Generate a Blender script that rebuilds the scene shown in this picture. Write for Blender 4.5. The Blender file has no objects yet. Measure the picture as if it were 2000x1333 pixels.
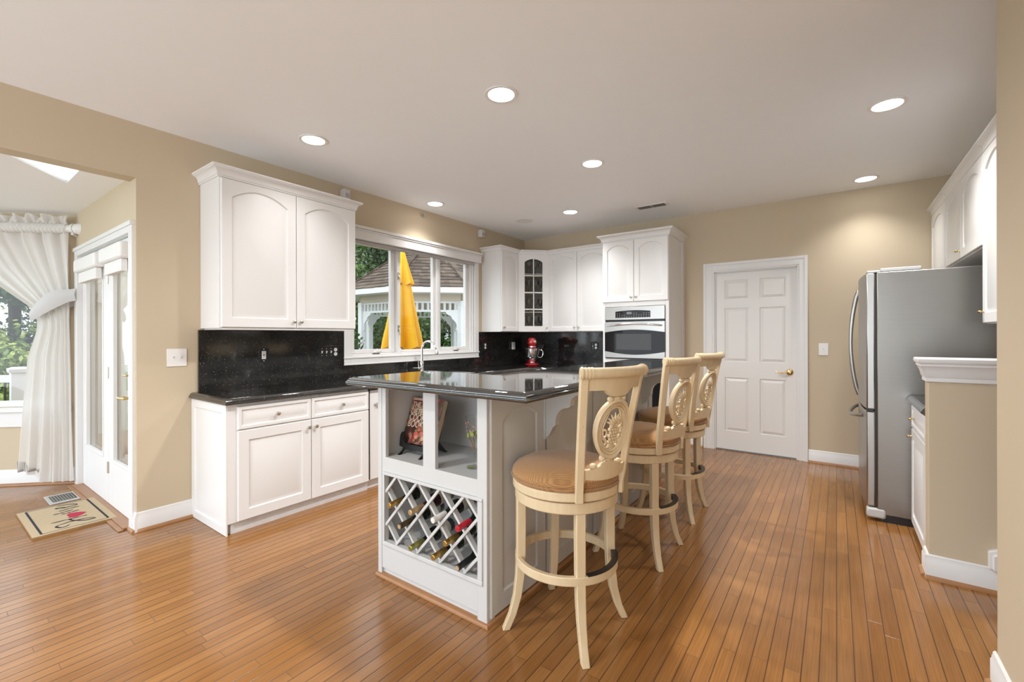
import bpy, bmesh, math, random
from mathutils import Vector, Matrix
random.seed(7)
PI = math.pi
sc = bpy.context.scene
COL = sc.collection

# ------------------------------------------------------------------ camera
CAM_H = 1.335
th, ro = math.radians(36.03), -0.0022
Fw = Vector((-math.sin(th), math.cos(th), 0))
R0 = Vector((math.cos(th), math.sin(th), 0)); U0 = Vector((0, 0, 1))
Rt = R0*math.cos(ro) + U0*math.sin(ro)
Up = -R0*math.sin(ro) + U0*math.cos(ro)
cd = bpy.data.cameras.new('camera'); cam = bpy.data.objects.new('camera', cd); COL.objects.link(cam)
cd.sensor_width = 36.0; cd.lens = 36.0*870.6/2000.0
cd.shift_y = -(666.5-656.5)/2000.0
cd.clip_start = 0.05; cd.clip_end = 200
cam.matrix_world = Matrix(((Rt.x, Up.x, -Fw.x, 0), (Rt.y, Up.y, -Fw.y, 0), (Rt.z, Up.z, -Fw.z, CAM_H), (0, 0, 0, 1)))
sc.camera = cam

# ------------------------------------------------------------------ world, sun, exposure
w = bpy.data.worlds.new('overcast_sky'); sc.world = w; w.use_nodes = True
wn = w.node_tree; bg = wn.nodes['Background']
bg.inputs[0].default_value = (0.87, 0.95, 1.03, 1)
_tc = wn.nodes.new('ShaderNodeTexCoord'); _sx = wn.nodes.new('ShaderNodeSeparateXYZ'); _mr = wn.nodes.new('ShaderNodeMapRange')
wn.links.new(_tc.outputs['Generated'], _sx.inputs[0]); wn.links.new(_sx.outputs[1], _mr.inputs[0])   # sky strength raised behind the camera (-Y) to light the room
_mr.interpolation_type = 'SMOOTHSTEP'
for _i, _v in ((1, .15), (2, -.85), (3, 1.35), (4, 2.5)): _mr.inputs[_i].default_value = _v
wn.links.new(_mr.outputs[0], bg.inputs[1])
sd = bpy.data.lights.new('sun', 'SUN'); sd.energy = .4; sd.angle = math.radians(12); sd.color = (1, .96, .9)
so = bpy.data.objects.new('sun', sd); COL.objects.link(so); so.rotation_euler = (math.radians(38), 0, math.radians(150))
vs = sc.view_settings
vs.view_transform = 'Standard'; vs.look = 'None'; vs.exposure = 0.56; vs.gamma = 1.0; vs.use_curve_mapping = False
sc.cycles.diffuse_bounces = 8; sc.cycles.max_bounces = 16; sc.cycles.transparent_max_bounces = 16
CAN_W = 165.0

# ------------------------------------------------------------------ geometry helpers
WO = {}                                           # world origin of every empty / thing while building
class G:
    def __init__(s): s.v = []; s.f = []; s.mi = []
    def add(s, vs_, fs, mi=0):
        b = len(s.v); s.v += [tuple(p) for p in vs_]
        for f in fs: s.f.append(tuple(b+i for i in f)); s.mi.append(mi)
        return s
    def box(s, x0, x1, y0, y1, z0, z1, mi=0):
        x0, x1 = min(x0, x1), max(x0, x1); y0, y1 = min(y0, y1), max(y0, y1); z0, z1 = min(z0, z1), max(z0, z1)
        return s.add([(x0,y0,z0),(x1,y0,z0),(x1,y1,z0),(x0,y1,z0),(x0,y0,z1),(x1,y0,z1),(x1,y1,z1),(x0,y1,z1)],
                     [(3,2,1,0),(4,5,6,7),(0,1,5,4),(1,2,6,5),(2,3,7,6),(3,0,4,7)], mi)
    def bar(s, a, b, wx, wy, up=(0,0,1), mi=0):   # square bar from a to b
        a = Vector(a); b = Vector(b); d = (b-a).normalized(); u = Vector(up)
        x = d.cross(u)
        if x.length < 1e-5: x = d.cross(Vector((1,0,0)))
        x.normalize(); y = x.cross(d).normalized()
        vs_ = [p+x*sx*wx/2+y*sy*wy/2 for p in (a, b) for sx, sy in ((-1,-1),(1,-1),(1,1),(-1,1))]
        return s.add(vs_, [(3,2,1,0),(4,5,6,7),(0,1,5,4),(1,2,6,5),(2,3,7,6),(3,0,4,7)], mi)
    def prism(s, poly, vec, mi=0):
        n = len(poly); a = [Vector(p) for p in poly]; b = [p+Vector(vec) for p in a]
        return s.add(a+b, [tuple(range(n-1,-1,-1)), tuple(range(n, 2*n))]+[(i,(i+1)%n,n+(i+1)%n,n+i) for i in range(n)], mi)
    def lathe(s, prof, c=(0,0,0), ax=(0,0,1), n=24, mi=0):   # prof: (r, h) along ax
        ax = Vector(ax).normalized(); c = Vector(c)
        t = Vector((1,0,0)) if abs(ax.x) < .9 else Vector((0,1,0))
        x = ax.cross(t).normalized(); y = ax.cross(x)
        vs_ = []; fs = []
        for r, h in prof:
            for i in range(n):
                a = 2*PI*i/n; vs_.append(c+ax*h+(x*math.cos(a)+y*math.sin(a))*max(r, 1e-5))
        m = len(prof)
        for k in range(m-1):
            for i in range(n): fs.append((k*n+i, k*n+(i+1)%n, (k+1)*n+(i+1)%n, (k+1)*n+i))
        fs.append(tuple(range(n-1,-1,-1))); fs.append(tuple(range((m-1)*n, m*n)))
        return s.add(vs_, fs, mi)
    def tube(s, path, r, n=10, closed=False, mi=0, sy=1.0):
        P = [Vector(p) for p in path]; m = len(P); rr = r if isinstance(r, (list, tuple)) else [r]*m
        T = []
        for i in range(m):
            a = P[i-1] if (i > 0 or closed) else P[i]; b = P[(i+1) % m] if (i < m-1 or closed) else P[i]
            T.append((b-a).normalized())
        nrm = T[0].cross(Vector((0,0,1)))
        if nrm.length < 1e-3: nrm = T[0].cross(Vector((1,0,0)))
        nrm.normalize(); vs_ = []; fs = []
        for i in range(m):
            nrm = (nrm - T[i]*nrm.dot(T[i])); nrm.normalize(); bi = T[i].cross(nrm)
            for k in range(n):
                a = 2*PI*k/n; vs_.append(P[i]+(nrm*math.cos(a)+bi*math.sin(a)*sy)*rr[i])
        for i in range(m if closed else m-1):
            j = (i+1) % m
            for k in range(n): fs.append((i*n+k, i*n+(k+1)%n, j*n+(k+1)%n, j*n+k))
        if not closed: fs.append(tuple(range(n-1,-1,-1))); fs.append(tuple(range((m-1)*n, m*n)))
        return s.add(vs_, fs, mi)
    def ell(s, c, rx, ry, rz, n=16, m=10, rot=None, mi=0):
        vs_ = []; fs = []
        for j in range(m+1):
            p = PI*j/m
            for i in range(n):
                a = 2*PI*i/n; q = Vector((rx*math.sin(p)*math.cos(a), ry*math.sin(p)*math.sin(a), rz*math.cos(p)))
                if j in (0, m): q = Vector((1e-6*math.cos(a), 1e-6*math.sin(a), rz*math.cos(p)))
                if rot: q = rot @ q
                vs_.append(Vector(c)+q)
        for j in range(m):
            for i in range(n): fs.append((j*n+i, (j+1)*n+i, (j+1)*n+(i+1)%n, j*n+(i+1)%n))
        return s.add(vs_, fs, mi)
    def grid(s, fn, nu, nv, cu=False, mi=0):
        vs_ = [fn(i/nu, j/nv) for j in range(nv+1) for i in range(nu if cu else nu+1)]; W = nu if cu else nu+1
        fs = [(j*W+i, j*W+(i+1)%W, (j+1)*W+(i+1)%W, (j+1)*W+i) for j in range(nv) for i in range(nu)]
        return s.add(vs_, fs, mi)
    def slab(s, poly, layers, flags=None, mi=0):  # stacked offset outlines of a CCW polygon: layers (offset, z)
        n = len(poly); flags = flags or [1]*n; P = [Vector((p[0], p[1])) for p in poly]
        def off(d):
            L = []
            for i in range(n):
                a, b = P[i], P[(i+1) % n]; t = (b-a).normalized(); nn = Vector((t.y, -t.x)); L.append((a+nn*d*flags[i], t))
            out = []
            for i in range(n):
                (p, t), (q, u) = L[i-1], L[i]; cr = t.x*u.y-t.y*u.x
                if abs(cr) < 1e-6: out.append(q.copy()); continue
                k = ((q.x-p.x)*u.y-(q.y-p.y)*u.x)/cr; out.append(p+t*k)
            return out
        vs_ = []; fs = []
        for d, z in layers: vs_ += [(q.x, q.y, z) for q in off(d)]
        m = len(layers)
        for k in range(m-1):
            for i in range(n): fs.append((k*n+i, k*n+(i+1)%n, (k+1)*n+(i+1)%n, (k+1)*n+i))
        fs.append(tuple(range(n-1,-1,-1))); fs.append(tuple(range((m-1)*n, m*n)))
        return s.add(vs_, fs, mi)

class Fr:                                          # a frame on a vertical face: u along U, v up, d out along N
    def __init__(s, O, U, N): s.O = Vector(O); s.U = Vector(U).normalized(); s.N = Vector(N).normalized(); s.Z = Vector((0,0,1))
    def P(s, u, v, d=0): return s.O+s.U*u+s.Z*v+s.N*d
    def box(s, g, u0, u1, v0, v1, d0, d1, mi=0):
        return g.add([s.P(u,v,d) for d in (d0,d1) for u, v in ((u0,v0),(u1,v0),(u1,v1),(u0,v1))],
                     [(3,2,1,0),(4,5,6,7),(0,1,5,4),(1,2,6,5),(2,3,7,6),(3,0,4,7)], mi)
    def poly(s, g, pts, d0, d1, mi=0):
        return g.prism([s.P(u,v,d0) for u,v in pts], s.N*(d1-d0), mi)

def setp(o, label=None, cat=None, group=None, kind=None):
    if label: o['label'] = label
    if cat: o['category'] = cat
    if group: o['group'] = group
    if kind: o['kind'] = kind
    return o
def empty(name, loc, label=None, cat=None, group=None, kind=None, parent=None):
    o = bpy.data.objects.new(name, None); o.empty_display_size = .1; COL.objects.link(o)
    o.location = loc; WO[o] = Vector(loc)
    if parent is not None:
        o.parent = parent; o.location = Vector(loc)-WO[parent]
    return setp(o, label, cat, group, kind)
def build(name, g, mat, parent=None, bevel=0, smooth=40, label=None, cat=None, group=None, kind=None, seg=2, subsurf=0):
    me = bpy.data.meshes.new(name)
    if parent is not None: org = WO[parent]
    else:
        xs = [p[0] for p in g.v]; ys = [p[1] for p in g.v]; zs = [p[2] for p in g.v]
        org = Vector(((min(xs)+max(xs))/2, (min(ys)+max(ys))/2, min(zs)))
        if name in ('floor', 'ceiling'): org = Vector((0,0,0))
    me.from_pydata([(p[0]-org.x, p[1]-org.y, p[2]-org.z) for p in g.v], [], g.f)
    bm = bmesh.new(); bm.from_mesh(me); bmesh.ops.recalc_face_normals(bm, faces=bm.faces); bm.to_mesh(me); bm.free()
    mats = mat if isinstance(mat, (list, tuple)) else [mat]
    for m in mats: me.materials.append(m)
    if len(mats) > 1:
        for p, mi in zip(me.polygons, g.mi): p.material_index = mi
    if smooth:
        me.shade_smooth(); me.set_sharp_from_angle(angle=math.radians(smooth))
    o = bpy.data.objects.new(name, me); COL.objects.link(o)
    if parent is not None: o.parent = parent
    else: o.location = org
    WO[o] = org.copy()
    if bevel:
        b = o.modifiers.new('bevel', 'BEVEL'); b.width = bevel; b.segments = seg; b.limit_method = 'ANGLE'; b.angle_limit = math.radians(40)
    if subsurf:
        b = o.modifiers.new('subdivision', 'SUBSURF'); b.levels = subsurf; b.render_levels = subsurf
    return setp(o, label, cat, group, kind)
def copy_tree(o, parent=None):
    c = o.copy(); COL.objects.link(c); WO[c] = WO[o].copy()
    if parent is not None: c.parent = parent
    for ch in list(o.children): copy_tree(ch, c)
    return c

# ------------------------------------------------------------------ materials
class NB:
    def __init__(s, nt): s.nt = nt; s.n = nt.nodes; s.l = nt.links
    def new(s, t, **k):
        x = s.n.new(t)
        for a, b in k.items(): setattr(x, a, b)
        return x
    def put(s, sock, v):
        if hasattr(v, 'node'): s.l.new(v, sock)
        else: sock.default_value = v
    def math(s, op, a, b=0.0, c=0.0, clamp=False):
        x = s.new('ShaderNodeMath', operation=op, use_clamp=clamp)
        for i, v in enumerate((a, b, c)): s.put(x.inputs[i], v)
        return x.outputs[0]
    def mix(s, f, a, b, blend='MIX'):
        x = s.new('ShaderNodeMix', data_type='RGBA', blend_type=blend)
        s.put(x.inputs[0], f); s.put(x.inputs[6], a); s.put(x.inputs[7], b); return x.outputs[2]
    def ramp(s, f, stops):
        x = s.new('ShaderNodeValToRGB'); e = x.color_ramp.elements
        while len(e) < len(stops): e.new(.5)
        for k, (p, c) in zip(e, stops): k.position = p; k.color = c if len(c) == 4 else (*c, 1)
        s.put(x.inputs[0], f); return x.outputs[0]
    def coord(s, which='Object', scale=None):
        x = s.new('ShaderNodeTexCoord').outputs[which]
        if scale is not None:
            m = s.new('ShaderNodeMapping'); m.inputs[3].default_value = scale; s.l.new(x, m.inputs[0]); return m.outputs[0]
        return x
    def noise(s, vec, scale, detail=3, rough=.5):
        x = s.new('ShaderNodeTexNoise'); s.put(x.inputs['Vector'], vec); x.inputs['Scale'].default_value = scale
        x.inputs['Detail'].default_value = detail; x.inputs['Roughness'].default_value = rough; return x.outputs[0]
    def bump(s, h, strength=.2, dist=.01):
        x = s.new('ShaderNodeBump'); x.inputs['Strength'].default_value = strength; x.inputs['Distance'].default_value = dist
        s.put(x.inputs['Height'], h); return x.outputs[0]
def M(name, col, rough=.5, metal=0, spec=.5, ior=1.5, coat=0, var=0, vscale=8, bump=0, bscale=60, trans=0, emit=None, estr=0):
    m = bpy.data.materials.new(name); m.use_nodes = True; b = NB(m.node_tree); p = m.node_tree.nodes['Principled BSDF']
    c4 = (*col, 1)
    p.inputs['Base Color'].default_value = c4; p.inputs['Roughness'].default_value = rough; p.inputs['Metallic'].default_value = metal
    p.inputs['Specular IOR Level'].default_value = spec; p.inputs['IOR'].default_value = ior; p.inputs['Coat Weight'].default_value = coat
    p.inputs['Transmission Weight'].default_value = trans
    if emit: p.inputs['Emission Color'].default_value = (*emit, 1); p.inputs['Emission Strength'].default_value = estr
    if var:
        f = b.noise(b.coord(), vscale, 4)
        b.put(p.inputs['Base Color'], b.mix(f, tuple(max(0, x*(1-var)) for x in col)+(1,), tuple(min(1, x*(1+var)) for x in col)+(1,)))
    if bump: b.put(p.inputs['Normal'], b.bump(b.noise(b.coord(), bscale, 3), bump, .004))
    m['b'] = 1
    return m
def lin(r, g, b):
    f = lambda c: (c/255/12.92) if c/255 <= .04045 else ((c/255+.055)/1.055)**2.4
    return (f(r), f(g), f(b))

WHITE = M('white_cabinet_paint', (.77,.765,.755), .38, var=.015, vscale=3)
TRIM = M('white_trim_paint', (.76,.755,.745), .4, var=.01)
CEIL = M('ceiling_paint', (.91,.93,.95), .9, var=.01)
TAN = M('tan_wall_paint', (.57,.475,.34), .75, var=.015, vscale=2, bump=.03, bscale=180)
ISLAND = M('grey_white_island_paint', (.57,.57,.56), .42, var=.015)
DOORP = M('interior_door_paint', (.78,.77,.75), .42)
BRASS = M('brass', (.72,.52,.24), .25, 1)
NICKEL = M('satin_nickel', (.62,.58,.52), .28, 1)
CHROME = M('chrome', (.85,.85,.86), .07, 1)
BLACK = M('black_plastic', (.012,.012,.012), .35)
BLACKM = M('black_wrought_metal', (.01,.01,.01), .5)
BGLASS = M('black_oven_glass', (.010,.010,.011), .05, spec=.22)
DARK = M('dark_recess', (.02,.02,.02), .8)
WPLAST = M('white_plastic', (.82,.81,.79), .4)
GREYP = M('grey_plastic', (.42,.42,.42), .45)
CREAM = None
REDP = M('glossy_red_enamel', (.42,.006,.012), .12, coat=.6)
GREENLEAF = M('painted_leaf_green', (.22,.27,.05), .4)
PINK = M('painted_pink_bloom', (.62,.36,.30), .5)
GOLDF = M('gold_foil', (.62,.40,.12), .28, 1, var=.3, vscale=120, bump=.4, bscale=260)
TANF = M('tan_gold_foil', (.60,.42,.22), .35, .7, var=.2, vscale=90, bump=.3, bscale=260)
GREENF = M('olive_foil', (.40,.38,.12), .32, .8, var=.25, vscale=90)
BROWNF = M('dark_bronze_foil', (.10,.07,.035), .35, .6, var=.3, vscale=90)
WHITEF = M('white_foil', (.72,.70,.67), .35)
REDF = M('red_foil', (.45,.015,.03), .3)
CORK = M('cork', (.45,.30,.16), .8, var=.3, vscale=200)
BOTTLE = M('dark_bottle_glass', (.008,.012,.008), .06)
REDWINE = M('dark_red_bottle', (.03,.006,.008), .06)
LABEL = M('paper_label', (.62,.58,.50), .6)
YELLOW = M('yellow_canvas', (.92,.50,.015), .75, var=.06, vscale=5)
SHEERW = None
GZWHITE = M('gazebo_white_paint', (.70,.71,.73), .6)
GZTAUPE = M('gazebo_weathered_cream', (.50,.45,.37), .7)
LAMP = M('lamp_lens', (1,1,1), .5, emit=(1,.97,.92), estr=9)
WOODS = M('oak_shoe_molding', (.34,.165,.07), .35, var=.2, vscale=12)
PAGES = M('book_pages', (.62,.50,.34), .8, var=.1, vscale=300)
COVERB = M('book_cover_blurb', (.55,.40,.29), .5)

def mat_floor():
    m = bpy.data.materials.new('oak_strip_floor'); m.use_nodes = True; b = NB(m.node_tree); p = m.node_tree.nodes['Principled BSDF']
    sp = b.new('ShaderNodeSeparateXYZ'); b.l.new(b.coord(), sp.inputs[0]); X, Y = sp.outputs[0], sp.outputs[1]
    W = .0572; L = .78
    xs = b.math('DIVIDE', X, W); row = b.math('FLOOR', xs); fx = b.math('FRACT', xs)
    w1 = b.new('ShaderNodeTexWhiteNoise', noise_dimensions='1D'); b.l.new(row, w1.inputs['W']); r1 = w1.outputs[0]
    ys = b.math('ADD', b.math('DIVIDE', Y, L), b.math('MULTIPLY', r1, 9.7)); colm = b.math('FLOOR', ys); fy = b.math('FRACT', ys)
    cv = b.new('ShaderNodeCombineXYZ'); b.l.new(row, cv.inputs[0]); b.l.new(colm, cv.inputs[1])
    w2 = b.new('ShaderNodeTexWhiteNoise', noise_dimensions='2D'); b.l.new(cv.outputs[0], w2.inputs['Vector']); r2 = w2.outputs[0]
    base = b.ramp(r2, [(0, (.262,.114,.031)), (.3, (.295,.131,.036)), (.65, (.318,.143,.040)), (1, (.35,.163,.048))])
    gv = b.new('ShaderNodeCombineXYZ'); b.l.new(b.math('MULTIPLY', X, 85.0), gv.inputs[0]); b.l.new(b.math('MULTIPLY', Y, 3.2), gv.inputs[1]); b.l.new(b.math('MULTIPLY', r2, 37.0), gv.inputs[2])
    grain = b.noise(gv.outputs[0], 1.0, 5, .62)
    gv2 = b.new('ShaderNodeCombineXYZ'); b.l.new(b.math('MULTIPLY', X, 26.0), gv2.inputs[0]); b.l.new(b.math('MULTIPLY', Y, 1.6), gv2.inputs[1]); b.l.new(b.math('MULTIPLY', r2, 91.0), gv2.inputs[2])
    wv = b.new('ShaderNodeTexWave', wave_type='BANDS', bands_direction='X'); b.l.new(gv2.outputs[0], wv.inputs['Vector'])
    wv.inputs['Scale'].default_value = 1.1; wv.inputs['Distortion'].default_value = 7; wv.inputs['Detail'].default_value = 3
    c = b.mix(b.ramp(grain, [(.35, (0,0,0)), (.7, (1,1,1))]), b.mix(1.0, base, (.80,.76,.72,1), 'MULTIPLY'), base)
    c = b.mix(b.math('MULTIPLY', wv.outputs[1] if len(wv.outputs) > 1 else wv.outputs[0], .22), c, b.mix(1.0, c, (.60,.52,.45,1), 'MULTIPLY'))
    worn = b.ramp(b.noise(b.coord('Object', (2.2,.8,1)), 1.1, 4), [(.5, (0,0,0)), (.75, (1,1,1))])
    c = b.mix(b.math('MULTIPLY', worn, .25), c, (.50,.27,.11,1))
    ex = b.math('MULTIPLY', b.math('MINIMUM', fx, b.math('SUBTRACT', 1.0, fx)), W)
    ey = b.math('MULTIPLY', b.math('MINIMUM', fy, b.math('SUBTRACT', 1.0, fy)), L)
    e = b.math('MINIMUM', b.math('MULTIPLY', ex, .75), b.math('ADD', b.math('MULTIPLY', ey, 1.5), .0004))
    gap = b.math('MULTIPLY', b.math('SUBTRACT', 1.0, b.math('DIVIDE', e, .0022), clamp=True), 1.6, clamp=True)
    c = b.mix(b.math('MULTIPLY', gap, .85), c, (.05,.02,.008,1))
    b.put(p.inputs['Base Color'], c)
    rg = b.math('ADD', .10, b.math('MULTIPLY', b.noise(b.coord('Object', (7,1.2,1)), 2.0, 4), .15))
    b.put(p.inputs['Roughness'], rg); p.inputs['Specular IOR Level'].default_value = .65
    h = b.math('SUBTRACT', b.math('MULTIPLY', grain, .08), gap)
    b.put(p.inputs['Normal'], b.bump(h, .35, .0015))
    return m
FLOOR = mat_floor()
def mat_granite(name, rough, ior):
    m = bpy.data.materials.new(name); m.use_nodes = True; b = NB(m.node_tree); p = m.node_tree.nodes['Principled BSDF']
    co = b.coord()
    v = b.new('ShaderNodeTexVoronoi'); b.put(v.inputs['Vector'], co); v.inputs['Scale'].default_value = 85
    fl = b.ramp(v.outputs['Distance'], [(.0, (1,1,1)), (.16, (.6,.6,.6)), (.26, (0,0,0))])
    sel = b.ramp(b.noise(co, 70, 2), [(.50, (0,0,0)), (.62, (1,1,1))])
    f = b.math('MULTIPLY', fl, sel)
    cl = b.ramp(b.noise(co, 9, 4), [(.3, (.010,.010,.010)), (.75, (.026,.025,.023))])
    b.put(p.inputs['Base Color'], b.mix(f, cl, (.34,.33,.31,1)))
    p.inputs['Roughness'].default_value = rough; p.inputs['IOR'].default_value = ior
    return m
GRANITE = mat_granite('black_galaxy_granite', .04, 2.2)
GRANITEW = mat_granite('black_galaxy_granite_honed', .09, 1.6)
def mat_steel(name, col, rough, stretch):
    m = bpy.data.materials.new(name); m.use_nodes = True; b = NB(m.node_tree); p = m.node_tree.nodes['Principled BSDF']
    n = b.noise(b.coord('Object', stretch), 1.0, 3)
    b.put(p.inputs['Base Color'], b.mix(n, tuple(c*.93 for c in col)+(1,), tuple(min(1,c*1.05) for c in col)+(1,)))
    p.inputs['Metallic'].default_value = 1; b.put(p.inputs['Roughness'], b.math('ADD', rough-.04, b.math('MULTIPLY', n, .08)))
    p.inputs['Anisotropic'].default_value = .5
    b.put(p.inputs['Normal'], b.bump(n, .04, .002))
    return m
STEEL = mat_steel('brushed_stainless', (.44,.425,.40), .30, (2,2,400))
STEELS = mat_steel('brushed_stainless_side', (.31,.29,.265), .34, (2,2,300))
def mat_cream():
    m = bpy.data.materials.new('distressed_cream_paint'); m.use_nodes = True; b = NB(m.node_tree); p = m.node_tree.nodes['Principled BSDF']
    co = b.coord()
    c = b.mix(b.noise(b.coord('Object', (1,1,.15)), 45, 4), (.60,.46,.27,1), (.72,.59,.40,1))
    wear = b.ramp(b.noise(co, 38, 5, .7), [(.68, (0,0,0)), (.74, (1,1,1))])
    c = b.mix(b.math('MULTIPLY', wear, .45), c, (.26,.15,.06,1))
    b.put(p.inputs['Base Color'], c); p.inputs['Roughness'].default_value = .42
    return m
CREAM = mat_cream()
def mat_weave():
    m = bpy.data.materials.new('brown_basket_weave_fabric'); m.use_nodes = True; b = NB(m.node_tree); p = m.node_tree.nodes['Principled BSDF']
    ck = b.new('ShaderNodeTexChecker'); b.put(ck.inputs['Vector'], b.coord()); ck.inputs['Scale'].default_value = 210
    n = b.noise(b.coord(), 14, 3)
    c = b.mix(ck.outputs[1], (.22,.085,.022,1), (.47,.26,.095,1))
    c = b.mix(b.math('MULTIPLY', n, .35), c, (.40,.225,.085,1))
    b.put(p.inputs['Base Color'], c); p.inputs['Roughness'].default_value = .8
    p.inputs['Sheen Weight'].default_value = .25
    b.put(p.inputs['Normal'], b.bump(ck.outputs[1], .5, .0012))
    return m
WEAVE = mat_weave()
def mat_glass(name, tint=(1,1,1), ior=1.45):
    m = bpy.data.materials.new(name); m.use_nodes = True; b = NB(m.node_tree); m.node_tree.nodes.remove(m.node_tree.nodes['Principled BSDF'])
    out = m.node_tree.nodes['Material Output']
    t = b.new('ShaderNodeBsdfTransparent'); t.inputs[0].default_value = (*tint, 1)
    g = b.new('ShaderNodeBsdfGlossy'); g.inputs['Roughness'].default_value = .02
    lw = b.new('ShaderNodeLayerWeight'); lw.inputs[0].default_value = .5; f0 = ((ior-1)/(ior+1))**2
    f = b.math('ADD', f0, b.math('MULTIPLY', b.math('POWER', lw.outputs['Facing'], 5.0), 1-f0))
    mx = b.new('ShaderNodeMixShader'); b.l.new(f, mx.inputs[0]); b.l.new(t.outputs[0], mx.inputs[1]); b.l.new(g.outputs[0], mx.inputs[2])
    b.l.new(mx.outputs[0], out.inputs[0]); return m
PANE = mat_glass('window_glass', (.97,.98,.97))
CABGLASS = mat_glass('smoky_cabinet_glass', (.93,.93,.92))
GOBLET = mat_glass('clear_goblet_glass', (.93,.94,.93), 1.4)
def mat_sheer():
    m = bpy.data.materials.new('white_sheer_voile'); m.use_nodes = True; b = NB(m.node_tree); m.node_tree.nodes.remove(m.node_tree.nodes['Principled BSDF'])
    out = m.node_tree.nodes['Material Output']
    d = b.new('ShaderNodeBsdfDiffuse'); d.inputs[0].default_value = (.90,.89,.87,1)
    t = b.new('ShaderNodeBsdfTranslucent'); t.inputs[0].default_value = (.90,.89,.87,1)
    tr = b.new('ShaderNodeBsdfTransparent')
    m1 = b.new('ShaderNodeMixShader'); m1.inputs[0].default_value = .4; b.l.new(d.outputs[0], m1.inputs[1]); b.l.new(t.outputs[0], m1.inputs[2])
    m2 = b.new('ShaderNodeMixShader'); m2.inputs[0].default_value = .06; b.l.new(m1.outputs[0], m2.inputs[1]); b.l.new(tr.outputs[0], m2.inputs[2])
    b.l.new(m2.outputs[0], out.inputs[0]); return m
SHEER = mat_sheer()
def mat_leaf(name, c0, c1, c2):
    m = bpy.data.materials.new(name); m.use_nodes = True; b = NB(m.node_tree); p = m.node_tree.nodes['Principled BSDF']
    g = b.new('ShaderNodeNewGeometry')
    b.put(p.inputs['Base Color'], b.ramp(g.outputs['Random Per Island'], [(0, c0), (.55, c1), (1, c2)]))
    p.inputs['Roughness'].default_value = .6; p.inputs['Specular IOR Level'].default_value = .3
    return m
LEAFD = mat_leaf('dark_green_leaves', (.012,.03,.010), (.035,.075,.022), (.09,.16,.05))
LEAFM = mat_leaf('mid_green_leaves', (.03,.07,.015), (.08,.17,.035), (.22,.33,.10))
LEAFY = mat_leaf('yellow_green_leaves', (.06,.10,.02), (.18,.24,.05), (.42,.45,.12))
BARK = M('tree_bark', (.08,.055,.04), .9, var=.3, vscale=20)
def mat_shingle():
    m = bpy.data.materials.new('brown_wood_shingles'); m.use_nodes = True; b = NB(m.node_tree); p = m.node_tree.nodes['Principled BSDF']
    g = b.new('ShaderNodeNewGeometry')
    c = b.ramp(g.outputs['Random Per Island'], [(0, (.075,.05,.037)), (.5, (.12,.085,.064)), (1, (.185,.138,.105))])
    n = b.noise(b.coord('Object', (30,30,4)), 1, 4)
    b.put(p.inputs['Base Color'], b.mix(n, b.mix(1.0, c, (.7,.68,.66,1), 'MULTIPLY'), c)); p.inputs['Roughness'].default_value = .85
    return m
SHINGLE = mat_shingle()
def mat_siding():
    m = bpy.data.materials.new('cream_lap_siding'); m.use_nodes = True; b = NB(m.node_tree); p = m.node_tree.nodes['Principled BSDF']
    sp = b.new('ShaderNodeSeparateXYZ'); b.l.new(b.coord(), sp.inputs[0])
    f = b.math('FRACT', b.math('DIVIDE', sp.outputs[2], .12))
    p.inputs['Base Color'].default_value = (.74,.68,.57,1); p.inputs['Roughness'].default_value = .7
    b.put(p.inputs['Normal'], b.bump(f, .6, .02)); return m
SIDING = mat_siding()
GRASS = M('lawn', (.10,.17,.04), .9, var=.4, vscale=6)
DECK = M('deck_boards', (.36,.33,.29), .8, var=.15, vscale=10)
COIR = M('beige_coir', (.56,.44,.28), .95, var=.14, vscale=160, bump=.8, bscale=500)
COIRE = M('tan_coir_edge', (.38,.22,.09), .95, var=.3, vscale=200, bump=.8, bscale=500)
INK = M('black_print', (.02,.02,.03), .9)
HEARTR = M('crimson_print', (.45,.02,.06), .9)
def mat_cover():
    m = bpy.data.materials.new('floral_book_cover'); m.use_nodes = True; b = NB(m.node_tree); p = m.node_tree.nodes['Principled BSDF']
    v = b.new('ShaderNodeTexVoronoi'); b.put(v.inputs['Vector'], b.noise3(b.coord()) if False else b.coord()); v.inputs['Scale'].default_value = 34
    n = b.noise(b.coord(), 40, 4)
    hue = b.new('ShaderNodeSeparateColor'); b.l.new(v.outputs['Color'], hue.inputs[0])
    c = b.ramp(b.math('ADD', b.math('MULTIPLY', hue.outputs[0], .75), b.math('MULTIPLY', n, .25)),
               [(.1, (.03,.016,.012)), (.3, (.08,.035,.025)), (.48, (.24,.035,.03)), (.62, (.34,.13,.09)), (.75, (.09,.09,.035)), (.9, (.42,.30,.18))])
    b.put(p.inputs['Base Color'], c); p.inputs['Roughness'].default_value = .35; return m
COVER = mat_cover()

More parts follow.
